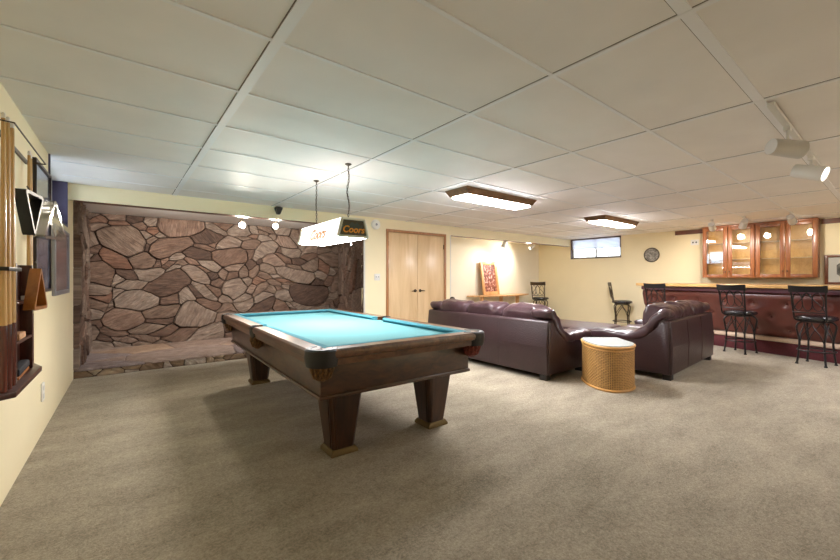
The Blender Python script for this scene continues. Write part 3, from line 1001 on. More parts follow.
# ------------------------------------------------------------------ spotlights
def spotlight(loc, axis, label, lit=None, r=0.052, ln=0.2, drop=0.09, m='white_enamel', power=0, angle=70, group=None, col=(1, 0.9, 0.76), yoke_at=0.45):
    """loc: ceiling point; axis: where the head points"""
    t = thing('spotlight', label, 'spotlight', loc, 0, group)
    b = nb(); box(b, (-0.03, -0.018, -0.028), (0.03, 0.018, 0), 0.004)
    finish('mount', b, M['white_enamel'], t)
    a = Vector(axis).normalized()
    piv = Vector((0, 0, -drop - r * 0.9))
    b = nb(); tube(b, [(0, 0, -0.026), (0, 0, -drop)], 0.009, 8)
    lathe(b, [(0, -0.012), (0.016, -0.012), (0.018, 0.006), (0, 0.012)], 12, (0, 0, -drop))
    finish('stem', b, M['white_enamel'], t)
    q = a.to_track_quat('Z', 'Y').to_matrix().to_4x4()
    mt = Matrix.Translation(piv - a * ln * yoke_at) @ q
    b = nb()
    lathe(b, [(0, 0), (r * 0.86, 0.0), (r * 0.87, 0.004), (r * 0.9, 0.02), (r, ln), (r * 0.93, ln), (r * 0.9, ln - 0.02), (r * 0.4, ln - 0.05), (0, ln - 0.05)], 28, mtx=mt)
    hd = finish('head', b, M[m], t)
    b = nb()
    lathe(b, [(0, ln - 0.045), (r * 0.75, ln - 0.03), (r * 0.82, ln - 0.012), (r * 0.4, ln - 0.004), (0, ln - 0.002)], 20, mtx=mt)
    finish('bulb', b, M[lit] if lit else M['white'], hd)
    if power:
        l = bpy.data.lights.new('spot_beam', 'SPOT')
        l.energy = power; l.spot_size = R(angle); l.spot_blend = 0.9; l.shadow_soft_size = 0.06; l.color = col
        lo = bpy.data.objects.new('spot_beam', l)
        C.objects.link(lo); lo.parent = t
        lo.location = piv + a * (ln * (1 - yoke_at) + 0.02)
        lo.rotation_euler = (-a).to_track_quat('Z', 'Y').to_euler()
    return t

# alcove pair, aimed into the room
spotlight((1.47, 6.28, ALC_Z), (-0.05, -0.98, -0.30), 'lit spotlight under the alcove ceiling, farther from the pool lamp', 'bulb', 0.05, 0.13, 0.16, power=112, angle=110, group='spotlights in the stone alcove')
spotlight((1.98, 6.28, ALC_Z), (-0.30, -0.92, -0.30), 'lit spotlight under the alcove ceiling, nearer the pool lamp', 'bulb', 0.045, 0.13, 0.14, power=75, angle=110, group='spotlights in the stone alcove')
spotlight((0.55, 6.02, ALC_Z), (0.1, 0.85, -0.5), 'added unseen spotlight tucked behind the cream beam at the left of the stone alcove', 'bulb_soft', 0.04, 0.10, 0.02, power=105, angle=140, col=(1, 0.93, 0.85), group='spotlights in the stone alcove')  # added lamp, hidden by the beam, to brighten the stone wall
spotlight((2.45, 6.02, ALC_Z), (-0.1, 0.85, -0.5), 'added unseen spotlight tucked behind the cream beam at the right of the stone alcove', 'bulb_soft', 0.04, 0.10, 0.02, power=105, angle=140, col=(1, 0.93, 0.85), group='spotlights in the stone alcove')  # second added hidden lamp for the stone wall
# track over the right of the room
TR = (3.05, 5.2, 0.50)
b = nb(); box(b, (TR[0], TR[2] - 0.018, CEIL - 0.028), (TR[1], TR[2] + 0.018, CEIL - 0.006), 0.003)
tag(finish('lighting_track', b, M['white_enamel']), 'white lighting track on the ceiling carrying two cylinder spotlights', 'lighting track')
spotlight((3.58, 0.50, CEIL - 0.028), (0.72, -0.62, -0.12), 'unlit silver cylinder spotlight on the ceiling track', None, 0.06, 0.20, 0.09, 'lamp_grey', yoke_at=0.55)
spotlight((4.62, 0.50, CEIL - 0.028), (-0.15, -0.92, -0.36), 'lit white cylinder spotlight on the ceiling track', 'bulb_soft', 0.062, 0.21, 0.075, power=87, angle=80, yoke_at=0.55)
# three over the bar
for (y, ax, pw, nm, ml) in ((2.17, (0.9, 0.10, -0.42), 36, 'lit white spotlight in front of the leftmost glass cabinet door', 'white_enamel'), (1.72, (0.75, 0.35, -0.5), 36, 'silver spotlight in front of the second glass cabinet door', 'lamp_grey'), (1.13, (0.9, -0.05, -0.45), 36, 'silver spotlight in front of the rightmost glass cabinet door', 'lamp_grey')):
    spotlight((8.42, y, CEIL), ax, nm, 'bulb_soft', 0.055, 0.17, 0.07, ml, power=pw, angle=95, group='spotlights in front of the bar cabinets')
# two in the nook
spotlight((7.50, 6.15, 2.20), (-0.30, 0.25, -0.9), 'silver spotlight above the framed picture in the nook', 'bulb_dim', 0.055, 0.19, 0.07, 'lamp_grey', power=34, angle=170, col=(1, 0.93, 0.82), group='spotlights in the nook')
spotlight((8.65, 6.15, 2.20), (-0.75, 0.3, -0.55), 'white spotlight nearer the corner of the nook', 'bulb_dim', 0.05, 0.19, 0.08, power=55, angle=170, col=(1, 0.93, 0.82), group='spotlights in the nook')

# small black gadget under the ceiling on the alcove beam
t = thing('wall_speaker', 'small black speaker on the cream beam above the stone alcove', 'speaker', (1.83, HDR, 2.245))
b = nb(); box(b, (-0.02, -0.05, -0.005), (0.05, 0.0, 0.035), 0.006); finish('bracket', b, M['black_plastic'], t)
b = nb()
ring_loft(b, [[Vector((x, y, z)) for x, y in ((-0.045, -0.13), (0.045, -0.13), (0.045, -0.04), (-0.045, -0.04))] for z in (0.015, -0.01)] + [[Vector((x, y, -0.085)) for x, y in ((-0.02, -0.10), (0.02, -0.10), (0.02, -0.05), (-0.02, -0.05))]])
finish('body', b, M['black_plastic'], t)

# ------------------------------------------------------------------ sofas
def make_sofa(label, loc, rz, L, nseat, seed):
    s = thing('leather_sofa', label, 'sofa', loc, rz)
    D = 1.0
    b = nb()
    prism(b, [(0.0, 0.07), (-0.012, 0.40), (0.012, 0.70), (0.03, 0.715), (0.13, 0.715), (0.15, 0.69), (0.15, 0.07)], -L / 2, L / 2, AX('x'), 0.008)
    # two welt seams on the outside of the back
    for x in (-L / 6, L / 6):
        tube(b, [(x, -0.001, 0.09), (x, -0.013, 0.40), (x, 0.011, 0.69)], 0.004, 6)
    finish('back_panel', b, M['leather'], s)
    b = nb(); box(b, (-L / 2 + 0.2, 0.15, 0.07), (L / 2 - 0.2, 0.93, 0.29), 0.02)
    finish('base', b, M['leather'], s)
    for i, sx in enumerate((-1, 1)):
        b = nb()
        prof = [(0.02, 0.07), (0.02, 0.70), (0.10, 0.70), (0.18, 0.60), (0.28, 0.49), (0.42, 0.44), (0.90, 0.44), (0.94, 0.42), (0.94, 0.07)]
        xa, xb = sx * (L / 2 + 0.014), sx * (L / 2 - 0.22)
        prism(b, prof, min(xa, xb), max(xa, xb), AX('x'), 0.015)
        finish('arm', b, M['leather'], s)
        b = nb()
        pad_loft(b, [(0.03, 0.765), (0.10, 0.79), (0.17, 0.73), (0.24, 0.63), (0.33, 0.535), (0.46, 0.48), (0.65, 0.475), (0.85, 0.48), (0.95, 0.475), (1.01, 0.445)], 0.31, 0.13, sx * (L / 2 - 0.125), 28, 0.55, 0.025, seed + i * 5)
        finish('arm_pad', b, M['leather_b'], s, 60)
        for yy in (0.06, 0.86):
            b = nb(); box(b, (sx * (L / 2 - 0.07) - 0.05, yy - 0.045, 0), (sx * (L / 2 - 0.07) + 0.05, yy + 0.045, 0.075), 0.006)
            finish('foot', b, M['dark'], s)
    wdt = (L - 0.46) / nseat
    for k in range(nseat):
        x = -L / 2 + 0.23 + wdt * (k + 0.5)
        b = nb(); pillow(b, (x, 0.66, 0.375), (wdt + 0.005, 0.76, 0.20), 0.35, 0.22, 40, 18, None, 0.06, seed + k * 3.1)
        finish('seat_cushion', b, M['leather_b'], s, 60)
    wb = (L - 0.24) / nseat
    for k in range(nseat):
        x = -L / 2 + 0.12 + wb * (k + 0.5)
        b = nb(); pillow(b, (x, 0.235, 0.665), (wb + 0.015, 0.31, 0.45), 0.5, 0.36, 60, 32, Matrix.Rotation(R(10), 4, 'X'), 0.07, seed + k * 7.7, 5.0)
        finish('back_cushion', b, M['leather_b'], s, 60)
    return s
make_sofa('long brown leather sofa seen from behind, standing next to the pool table', (3.985, 3.74, 0), -PI / 2, 2.22, 3, 1.3)
make_sofa('brown leather sofa with its back to the open floor, in front of the bar', (6.10, 1.76, 0), R(2.5), 1.90, 3, 22.4)

t = thing('leather_ottoman', 'low brown leather ottoman between the two sofas', 'ottoman', (6.12, 3.52, 0), R(3))
b = nb(); box(b, (-0.50, -0.60, 0.07), (0.50, 0.60, 0.32), 0.03, 3); finish('base', b, M['leather'], t)
b = nb(); pillow(b, (0, 0, 0.375), (1.04, 1.24, 0.17), 0.3, 0.2, 48, 18, None, 0.05, 3); finish('cushion', b, M['leather_b'], t, 60)
for sx in (-1, 1):
    for sy in (-1, 1):
        b = nb(); box(b, (sx * 0.42 - 0.045, sy * 0.52 - 0.045, 0), (sx * 0.42 + 0.045, sy * 0.52 + 0.045, 0.08), 0.006); finish('foot', b, M['dark'], t)

# ------------------------------------------------------------------ wicker wedge table
def wicker():
    t = thing('wicker_table', 'honey coloured woven wicker side table with glass top between the sofas', 'side table', (4.47, 2.16, 0))
    ctrl = [(4.51, 2.475), (4.42, 2.43), (4.33, 2.36), (4.20, 2.21), (4.14, 2.06), (4.175, 1.93), (4.29, 1.865), (4.42, 1.855), (4.53, 1.88), (4.59, 1.915), (4.615, 1.945), (4.68, 2.02), (4.76, 2.115), (4.83, 2.19), (4.84, 2.215), (4.82, 2.24), (4.72, 2.32), (4.62, 2.40), (4.54, 2.465)]
    ctrl = [(x - 4.47, y - 2.16) for x, y in ctrl]
    # closed smooth outline, evenly stepped
    P = [Vector((x, y, 0)) for x, y in ctrl]
    n = len(P); dense = []
    for i in range(n):
        a, p, c, d = P[i - 1], P[i], P[(i + 1) % n], P[(i + 2) % n]
        for k in range(20):
            u = k / 20
            dense.append(0.5 * ((2 * p) + (c - a) * u + (2 * a - 5 * p + 4 * c - d) * u * u + (3 * p - a - 3 * c + d) * u ** 3))
    lens = [(dense[(i + 1) % len(dense)] - dense[i]).length for i in range(len(dense))]
    tot = sum(lens)
    m = int(tot / 0.011) // 2 * 2
    out, acc, i = [], 0.0, 0
    for k in range(m):
        target = tot * k / m
        while acc + lens[i] < target:
            acc += lens[i]; i += 1
        out.append(dense[i].lerp(dense[(i + 1) % len(dense)], (target - acc) / lens[i]))
    H = 0.485
    rows = int(H / 0.009) // 2 * 2
    bm = nb()
    uvl = bm.loops.layers.uv.new('weave')
    vs = []
    for j in range(rows + 1):
        z = 0.012 + (H - 0.012) * j / rows
        row = []
        for k, p in enumerate(out):
            tng = (out[(k + 1) % m] - out[k - 1]).normalized()
            nr = Vector((tng.y, -tng.x, 0))
            if nr.dot(p) < 0:
                nr = -nr
            off = 0.0035 * (1 if (k // 2 + j // 2) % 2 else -1)
            row.append(bm.verts.new(Vector((p.x, p.y, z)) + nr * off))
        vs.append(row)
    for j in range(rows):
        for k in range(m):
            k2 = (k + 1) % m
            f = bm.faces.new((vs[j][k], vs[j][k2], vs[j + 1][k2], vs[j + 1][k]))
            cs = ((k, j), (k + 1, j), (k + 1, j + 1), (k, j + 1))
            for lp, (a, c) in zip(f.loops, cs):
                lp[uvl].uv = (a * 0.011, c * 0.009)
    bm.faces.new(vs[-1]); bm.faces.new(list(reversed(vs[0])))
    finish('woven_body', bm, M['cane'], t, 60)
    for z, r in ((0.012, 0.013), (0.472, 0.015), (0.44, 0.006)):
        sc = 1.012
        bm = nb()
        tube(bm, [(p.x * sc, p.y * sc, z) for p in out[::3]], r, 8, closed=True)
        finish('cane_rim', bm, M['cane_rim'], t)
    bm = nb()
    prism(bm, [(p.x * 0.985, p.y * 0.985) for p in out[::3]], 0.486, 0.496)
    o = finish('glass_top', bm, M['glass_top'], t)
    o['label'] = 'pale glass top'
wicker()

# ------------------------------------------------------------------ bar
BAR = thing('bar_counter', 'home bar with burgundy button tufted front and pale oak top', 'bar counter', (8.57, 2.21, 0), math.atan2(0.961, 0.276))
def bar():
    xa, xb = -3.4, 1.33
    b = nb()
    prism(b, [(-0.62, 0.0), (-0.14, 0.0), (-0.14, 0.26), (0.045, 1.0), (-0.62, 1.0)], xa, xb, AX('x'))
    finish('body', b, M['cab'], BAR)
    b = nb(); box(b, (xa, -0.15, 0), (xb - 0.01, 0.0, 0.205), 0.006)
    finish('kick_step', b, M['bar_kick'], BAR)
    b = nb(); box(b, (xa, -0.15, 0.205), (xb - 0.005, 0.022, 0.268), 0.02, 3)
    finish('step_nosing', b, M['bar_nosing'], BAR)
    # tufted panel
    b = nb()
    nx, nz = 300, 44
    p0, p1 = Vector((-0.115, 0.27)), Vector((0.055, 0.985))
    dirv = (p1 - p0).normalized(); out = Vector((dirv.y, -dirv.x))
    Lz = (p1 - p0).length
    btn = []
    rowz = (0.13, 0.35, 0.57)
    for r, z in enumerate(rowz):
        x = xa + 0.1 + (0.22 if r % 2 else 0)
        while x < xb:
            btn.append((x, z)); x += 0.44
    grid = []
    for i in range(nx + 1):
        x = xa + (xb - xa) * i / nx
        col = []
        for j in range(nz + 1):
            z = Lz * j / nz
            d = 0.045 * min(1, math.sqrt(max(0, min(j, nz - j) / 5))) * (1 if 0 < j < nz else 0.2)
            for bx, bz in btn:
                dx = x - bx
                if abs(dx) < 0.12:
                    q = math.hypot(dx, z - bz)
                    d -= 0.034 * math.exp(-(q / 0.055) ** 2)
            d += 0.004 * noise.noise(Vector((x * 5, z * 7, 0)))
            p = p0 + dirv * z + out * d
            col.append(b.verts.new((x, p.x, p.y)))
        grid.append(col)
    for i in range(nx):
        for j in range(nz):
            b.faces.new((grid[i][j], grid[i + 1][j], grid[i + 1][j + 1], grid[i][j + 1]))
    for bx, bz in btn:
        p = p0 + dirv * bz + out * 0.016
        bmesh.ops.create_icosphere(b, subdivisions=2, radius=0.017, matrix=Matrix.Translation((bx, p.x, p.y)))
    finish('tufted_front', b, M['bar_pad'], BAR, 60)
    b = nb(); box(b, (xa, -0.05, 0.985), (xb, 0.13, 1.065), 0.02, 3)
    finish('top_moulding', b, M['bar_moulding'], BAR)
    b = nb(); box(b, (xa, -0.70, 1.065), (xb + 0.06, 0.21, 1.125), 0.012, 3)
    finish('counter_top', b, M['bar_top'], BAR)
bar()

# ------------------------------------------------------------------ bar stools
def make_stool(metal, label):
    s = thing('bar_stool', label, 'bar stool', (0, 0, 0), 0, 'swivel bar stools')
    b = nb(); lathe(b, [(0, 0.628), (0.19, 0.628), (0.215, 0.64), (0.222, 0.66), (0.21, 0.685), (0.15, 0.699), (0, 0.703)], 40)
    finish('seat', b, M['black_vinyl'], s, 50)
    b = nb(); lathe(b, [(0, 0.596), (0.11, 0.596), (0.17, 0.612), (0.17, 0.63), (0, 0.63)], 28)
    finish('swivel_plate', b, M[metal], s)
    for k in range(4):
        a = PI / 4 + k * PI / 2
        ca, sa = math.cos(a), math.sin(a)
        pr = [(0.10, 0.605), (0.17, 0.60), (0.218, 0.545), (0.205, 0.44), (0.185, 0.32), (0.195, 0.16), (0.215, 0.01)]
        b = nb(); tube(b, smooth_path([(r * ca, r * sa, z) for r, z in pr], 6), 0.0125, 8)
        # the inner bow that meets its neighbour under the seat
        a2 = a + PI / 4
        q = [(0.185 * ca, 0.185 * sa, 0.30), (0.165 * math.cos(a + 0.2), 0.165 * math.sin(a + 0.2), 0.42), (0.13 * math.cos(a2 - 0.12), 0.13 * math.sin(a2 - 0.12), 0.54), (0.13 * math.cos(a2), 0.13 * math.sin(a2), 0.60)]
        tube(b, smooth_path(q, 5), 0.007, 6)
        q = [(0.185 * ca, 0.185 * sa, 0.30), (0.165 * math.cos(a - 0.2), 0.165 * math.sin(a - 0.2), 0.42), (0.13 * math.cos(a - PI / 4 + 0.12), 0.13 * math.sin(a - PI / 4 + 0.12), 0.54), (0.13 * math.cos(a - PI / 4), 0.13 * math.sin(a - PI / 4), 0.60)]
        tube(b, smooth_path(q, 5), 0.007, 6)
        lathe(b, [(0, 0), (0.019, 0), (0.019, 0.012), (0.013, 0.022), (0, 0.023)], 12, (0.216 * ca, 0.216 * sa, 0))
        finish('leg', b, M[metal], s)
    b = nb(); tube(b, [(0.196 * math.cos(2 * PI * k / 40), 0.196 * math.sin(2 * PI * k / 40), 0.20) for k in range(40)], 0.010, 8, closed=True)
    finish('foot_ring', b, M[metal], s)
    # back: two leaning posts, a broad curved top rail and bent rod loops between
    yb = lambda z: -0.185 - 0.075 * max(0, (z - 0.64)) / 0.46
    cv = lambda x: 0.035 * (1 - (x / 0.2) ** 2)
    b = nb()
    for sx in (-1, 1):
        tube(b, smooth_path([(sx * 0.10, -0.12, 0.615), (sx * 0.165, -0.165, 0.64), (sx * 0.172, yb(0.72) + 0.0, 0.74), (sx * 0.185, yb(1.06), 1.09)], 6), 0.0115, 8)
    tube(b, [(x, yb(0.745) - cv(x), 0.745) for x in (-0.172, -0.1, 0, 0.1, 0.172)], 0.008, 8)
    finish('back_post', b, M[metal], s)
    b = nb()
    def arc(pts):
        tube(b, smooth_path([(x, yb(z) - cv(x), z) for x, z in pts], 6), 0.0065, 6)
    for cx in (-0.105, 0.0, 0.105):
        ring = []
        for k in range(20):
            a = 2 * PI * k / 20
            x, z = cx + 0.055 * math.cos(a), 0.895 + 0.125 * math.sin(a)
            ring.append((x, yb(z) - cv(x), z))
        tube(b, ring, 0.0065, 6, closed=True)
    arc([(-0.17, 0.76), (-0.12, 0.86), (-0.055, 0.94), (0.0, 1.03)])
    arc([(0.17, 0.76), (0.12, 0.86), (0.055, 0.94), (0.0, 1.03)])
    finish('back_loops', b, M[metal], s)
    b = nb()
    rings = []
    for k in range(13):
        x = -0.205 + 0.41 * k / 12
        c = cv(x)
        rings.append([Vector((x, yb(z) - c + d, z)) for z, d in ((1.03, -0.011), (1.03, 0.011), (1.115 + 0.012 * (x / 0.2) ** 2, 0.009), (1.115 + 0.012 * (x / 0.2) ** 2, -0.013))])
    ring_loft(b, rings)
    finish('top_rail', b, M[metal], s, 50)
    return s
P_BAR = R(-106)
st1 = make_stool('black_metal', 'black bar stool facing the bar between the sofa back and the right end of view')
st1.location = (8.09, 1.70, 0); st1.rotation_euler = (0, 0, P_BAR)
st1['label'] = 'black bar stool at the tufted bar front, below the leftmost glass cabinet doors'
s2 = copy_tree(st1); s2.location = (7.79, 0.79, 0); s2.rotation_euler = (0, 0, R(-104)); s2['label'] = 'black bar stool at the bar nearest the viewer, below the rightmost cabinet door'
s3 = copy_tree(st1); s3.location = (8.48, 3.00, 0); s3.rotation_euler = (0, 0, R(-100)); s3['label'] = 'black bar stool at the left end of the bar, half hidden by the sofa'
s4 = make_stool('bronze_metal', 'bronze bar stool seen from the side, against the cream wall below the window')
s4.location = (9.45, 4.20, 0); s4.rotation_euler = (0, 0, R(-150))
s5 = copy_tree(s4); s5.location = (9.32, 6.36, 0); s5.rotation_euler = (0, 0, R(-72)); s5['label'] = 'bronze bar stool in the corner of the nook beyond the sofa'

# ------------------------------------------------------------------ glass cabinets over the bar
def make_cabinet(label, yc):
    c = thing('wall_cabinet', label, 'wall cabinet', (FARX, yc, 1.235), 0, 'glass door cabinets behind the bar')
    hw, d, h = 0.412, 0.30, 1.01
    b = nb()
    box(b, (-d, -hw, 0), (0, -hw + 0.02, h)); box(b, (-d, hw - 0.02, 0), (0, hw, h))
    box(b, (-d, -hw + 0.02, 0), (0, hw - 0.02, 0.022)); box(b, (-d, -hw + 0.02, h - 0.022), (0, hw - 0.02, h))
    finish('carcass', b, M['cab'], c)
    b = nb(); box(b, (-0.012, -hw + 0.02, 0.022), (0, hw - 0.02, h - 0.022))
    finish('back_panel', b, M['cab_in'], c)
    for z in (0.36, 0.68):
        b = nb(); box(b, (-d + 0.03, -hw + 0.021, z), (-0.013, hw - 0.021, z + 0.008))
        finish('shelf', b, M['shelf_glass'], c)
    for s in (-1, 1):
        y0, y1 = (0.004, hw) if s > 0 else (-hw, -0.004)
        b = nb()
        x0, x1 = -d - 0.022, -d - 0.001
        fw = 0.068
        box(b, (x0, y0, 0.0), (x1, y0 + fw, h), 0.005); box(b, (x0, y1 - fw, 0.0), (x1, y1, h), 0.005)
        box(b, (x0, y0 + fw, 0.0), (x1, y1 - fw, fw), 0.005); box(b, (x0, y0 + fw, h - fw), (x1, y1 - fw, h), 0.005)
        dr = finish('door', b, M['cab'], c)
        b = nb(); box(b, (-d - 0.012, y0 + fw - 0.006, fw - 0.006), (-d - 0.008, y1 - fw + 0.006, h - fw + 0.006))
        finish('glass_pane', b, M['cab_glass'], dr)
        yk = 0.03 * s
        b = nb(); lathe(b, [(0, 0), (0.007, 0), (0.006, 0.012), (0.012, 0.02), (0.008, 0.028), (0, 0.03)], 14, mtx=Matrix.Translation((x0, yk, 0.12)) @ Matrix.Rotation(-PI / 2, 4, 'Y'))
        finish('knob', b, M['bronze_metal'], dr)
    b = nb(); box(b, (-d - 0.03, -hw - 0.005, h), (0, hw + 0.005, h + 0.03), 0.006)
    finish('top_trim', b, M['cab'], c)
    return c
c1 = make_cabinet('oak cabinet with two glass doors on the bar wall, nearer the window', 2.19)
c2 = copy_tree(c1); c2.location = (FARX, 1.355, 1.235); c2['label'] = 'oak cabinet with two glass doors on the bar wall, nearer the dark framed picture'
b = nb(); box(b, (-0.07, -0.11, 0), (0.07, 0.11, 0.16), 0.01); box(b, (-0.075, -0.115, 0.05), (0.075, 0.115, 0.065), 0.004)
o = tag(finish('storage_box', b, M['shade_cloth']), 'pale blue white box on a glass cabinet shelf behind the leftmost door', 'box')
o.location = (FARX - 0.15, 2.40, 1.235 + 0.372)

# ------------------------------------------------------------------ right wall items
t = thing('framed_picture', 'dark wood framed picture with octagonal opening, right of the glass cabinets', 'picture', (FARX, 0.56, 1.36))
def frame_x(t, hw, h, fw, fm, th=0.03):
    b = nb()
    for (y0, y1, z0, z1) in ((-hw, -hw + fw, 0, h), (hw - fw, hw, 0, h), (-hw + fw, hw - fw, 0, fw), (-hw + fw, hw - fw, h - fw, h)):
        box(b, (-th, y0, z0), (0, y1, z1), 0.006)
    finish('frame', b, fm, t)
t.location = (FARX, 0.56, 1.115)
frame_x(t, 0.33, 0.52, 0.045, M['brown_trim'])
b = nb(); box(b, (-0.012, -0.285, 0.045), (-0.002, 0.285, 0.475)); finish('mat_board', b, M['mat_board'], t)
b = nb(); prism(b, [(0.20 * math.cos(PI / 8 + k * PI / 4), 0.26 + 0.20 * math.sin(PI / 8 + k * PI / 4)) for k in range(8)], -0.016, -0.013, AX('x'))
finish('picture_print', b, M['print_oct'], t)

t = thing('wall_plaque', 'round grey patterned plaque on the cream wall beside the window', 'wall plaque', (FARX, 3.68, 1.77))
mq = Matrix.Rotation(-PI / 2, 4, 'Y')
b = nb(); lathe(b, [(0, 0), (0.165, 0), (0.17, 0.012), (0.165, 0.028), (0.152, 0.03), (0.146, 0.018), (0, 0.018)], 48, mtx=mq); finish('rim', b, M['bronze_metal'], t)
b = nb(); lathe(b, [(0, 0.018), (0.147, 0.018), (0.146, 0.022), (0.1, 0.026), (0.095, 0.020), (0.045, 0.020), (0.04, 0.028), (0, 0.028)], 48, mtx=mq)
for k in range(12):
    a = 2 * PI * k / 12
    tube(b, [mq @ Vector((0.05 * math.cos(a), 0.05 * math.sin(a), 0.025)), mq @ Vector((0.142 * math.cos(a), 0.142 * math.sin(a), 0.025))], 0.006, 6)
finish('plaque_face', b, M['plaque'], t)

def plate_x(name, label, y, z, hw, hh, slots):
    t = thing(name, label, 'outlet', (FARX, y, z))
    b = nb(); box(b, (-0.012, -hw, -hh), (0, hw, hh), 0.004); finish('cover_plate', b, M['white'], t)
    for yy in slots:
        b = nb(); box(b, (-0.016, yy - 0.014, -0.016), (-0.01, yy + 0.014, 0.016), 0.003); finish('socket', b, M['dark'], t)
plate_x('outlet_plate', 'small white outlet plate high on the wall left of the cabinets', 2.83, 2.0, 0.075, 0.06, (-0.03, 0.03))

# ------------------------------------------------------------------ door wall items
t = thing('smoke_detector', 'round white smoke detector high on the wall beside the double doors', 'smoke detector', (3.53, HDR, 2.165))
my = Matrix.Rotation(PI / 2, 4, 'X')
b = nb(); lathe(b, [(0, 0), (0.088, 0), (0.088, 0.02), (0.075, 0.038), (0.03, 0.042), (0, 0.042)], 36, mtx=my); finish('body', b, M['white'], t)
b = nb(); lathe(b, [(0, 0.041), (0.022, 0.041), (0.02, 0.046), (0, 0.047)], 20, mtx=my); finish('sensor', b, M['grey_frame'], t)
t = thing('light_switch', 'white two gang light switch on the wall beside the double doors', 'light switch', (3.565, HDR, 1.245))
b = nb(); box(b, (-0.058, -0.008, -0.058), (0.058, 0, 0.058), 0.003); finish('cover_plate', b, M['white_enamel'], t)
for x in (-0.024, 0.024):
    b = nb(); box(b, (x - 0.006, -0.02, -0.004), (x + 0.006, -0.006, 0.014), 0.002); finish('toggle', b, M['grey_frame'], t)

# ------------------------------------------------------------------ nook
t = thing('console_table', 'narrow wooden shelf table along the wall of the nook', 'table', (7.87, 6.45, 0))
b = nb()
pts = [(-1.10, 0.28), (-1.10, 0.05)] + [(-1.10 + 2.20 * k / 24, 0.05 - 0.32 * math.sin(PI * k / 24)) for k in range(1, 24)] + [(1.10, 0.05), (1.10, 0.28)]
prism(b, pts, 0.765, 0.795)
finish('table_top', b, M['frame_oak'], t)
for x in (-0.80, -0.07, 0.60):
    b = nb(); box(b, (x - 0.035, 0.02, 0), (x + 0.035, 0.09, 0.766), 0.004); finish('leg', b, M['frame_oak'], t)

t = thing('framed_picture', 'oak framed picture of figures leaning on the table in the nook', 'picture', (7.52, 6.60, 0.796))
t.rotation_euler = (R(-8), 0, R(5))
hw, h, fw = 0.34, 0.86, 0.085
b = nb()
for (x0_, x1_, z0_, z1_) in ((-hw, -hw + fw, 0, h), (hw - fw, hw, 0, h), (-hw + fw, hw - fw, 0, fw), (-hw + fw, hw - fw, h - fw, h)):
    box(b, (x0_, -0.035, z0_), (x1_, 0.0, z1_), 0.006)
finish('frame', b, M['frame_oak'], t)
b = nb(); box(b, (-hw + fw - 0.005, -0.014, fw - 0.005), (hw - fw + 0.005, -0.004, h - fw + 0.005)); finish('picture_print', b, M['print_crowd'], t)

# little dark post behind the long sofa
t = thing('newel_post', 'small dark round topped post just beyond the far end of the long sofa', 'post', (5.06, 5.42, 0))
b = nb(); lathe(b, [(0, 0), (0.13, 0), (0.13, 0.025), (0.03, 0.04), (0.022, 0.3), (0.022, 0.76), (0, 0.76)], 20); finish('pole', b, M['black_metal'], t)
b = nb(); lathe(b, [(0, 0.755), (0.03, 0.76), (0.05, 0.79), (0.055, 0.815), (0.045, 0.85), (0.02, 0.866), (0, 0.867)], 20); finish('knob_top', b, M['black_metal'], t)

# ------------------------------------------------------------------ left wall: pictures, cue rack, racks
def frame_left(label, y0, y1, z0, z1, fm, pm, fw=0.03, th=0.025):
    yc = (y0 + y1) / 2
    t = thing('framed_picture', label, 'picture', (wx(yc), yc, z0), math.atan(-0.02))
    hw, h = (y1 - y0) / 2, z1 - z0
    b = nb()
    for (a, c, e, g) in ((-hw, -hw + fw, 0, h), (hw - fw, hw, 0, h), (-hw + fw, hw - fw, 0, fw), (-hw + fw, hw - fw, h - fw, h)):
        box(b, (0, a, e), (th, c, g), 0.004)
    finish('frame', b, fm, t)
    b = nb(); box(b, (0.003, -hw + fw - 0.004, fw - 0.004), (0.014, hw - fw + 0.004, h - fw + 0.004)); finish('picture_print', b, pm, t)
frame_left('dark framed poster under glass on the left wall beside the cue rack', 3.83, 4.47, 1.12, 2.09, M['dark_frame'], M['print_poster'], 0.022)
frame_left('grey framed mauve picture on the left wall under the window', 4.68, 5.66, 1.07, 1.715, M['grey_frame'], M['print_mauve'], 0.04)

t = thing('wall_outlet', 'white outlet low on the left wall below the cue rack', 'outlet', (wx(4.2), 4.2, 0.335), math.atan(-0.02))
b = nb(); box(b, (0, -0.045, -0.07), (0.012, 0.045, 0.07), 0.004); finish('cover_plate', b, M['white'], t)
b = nb(); box(b, (0.011, -0.02, 0.012), (0.016, 0.02, 0.05), 0.004); box(b, (0.011, -0.02, -0.05), (0.016, 0.02, -0.012), 0.004); finish('socket', b, M['white_enamel'], t)

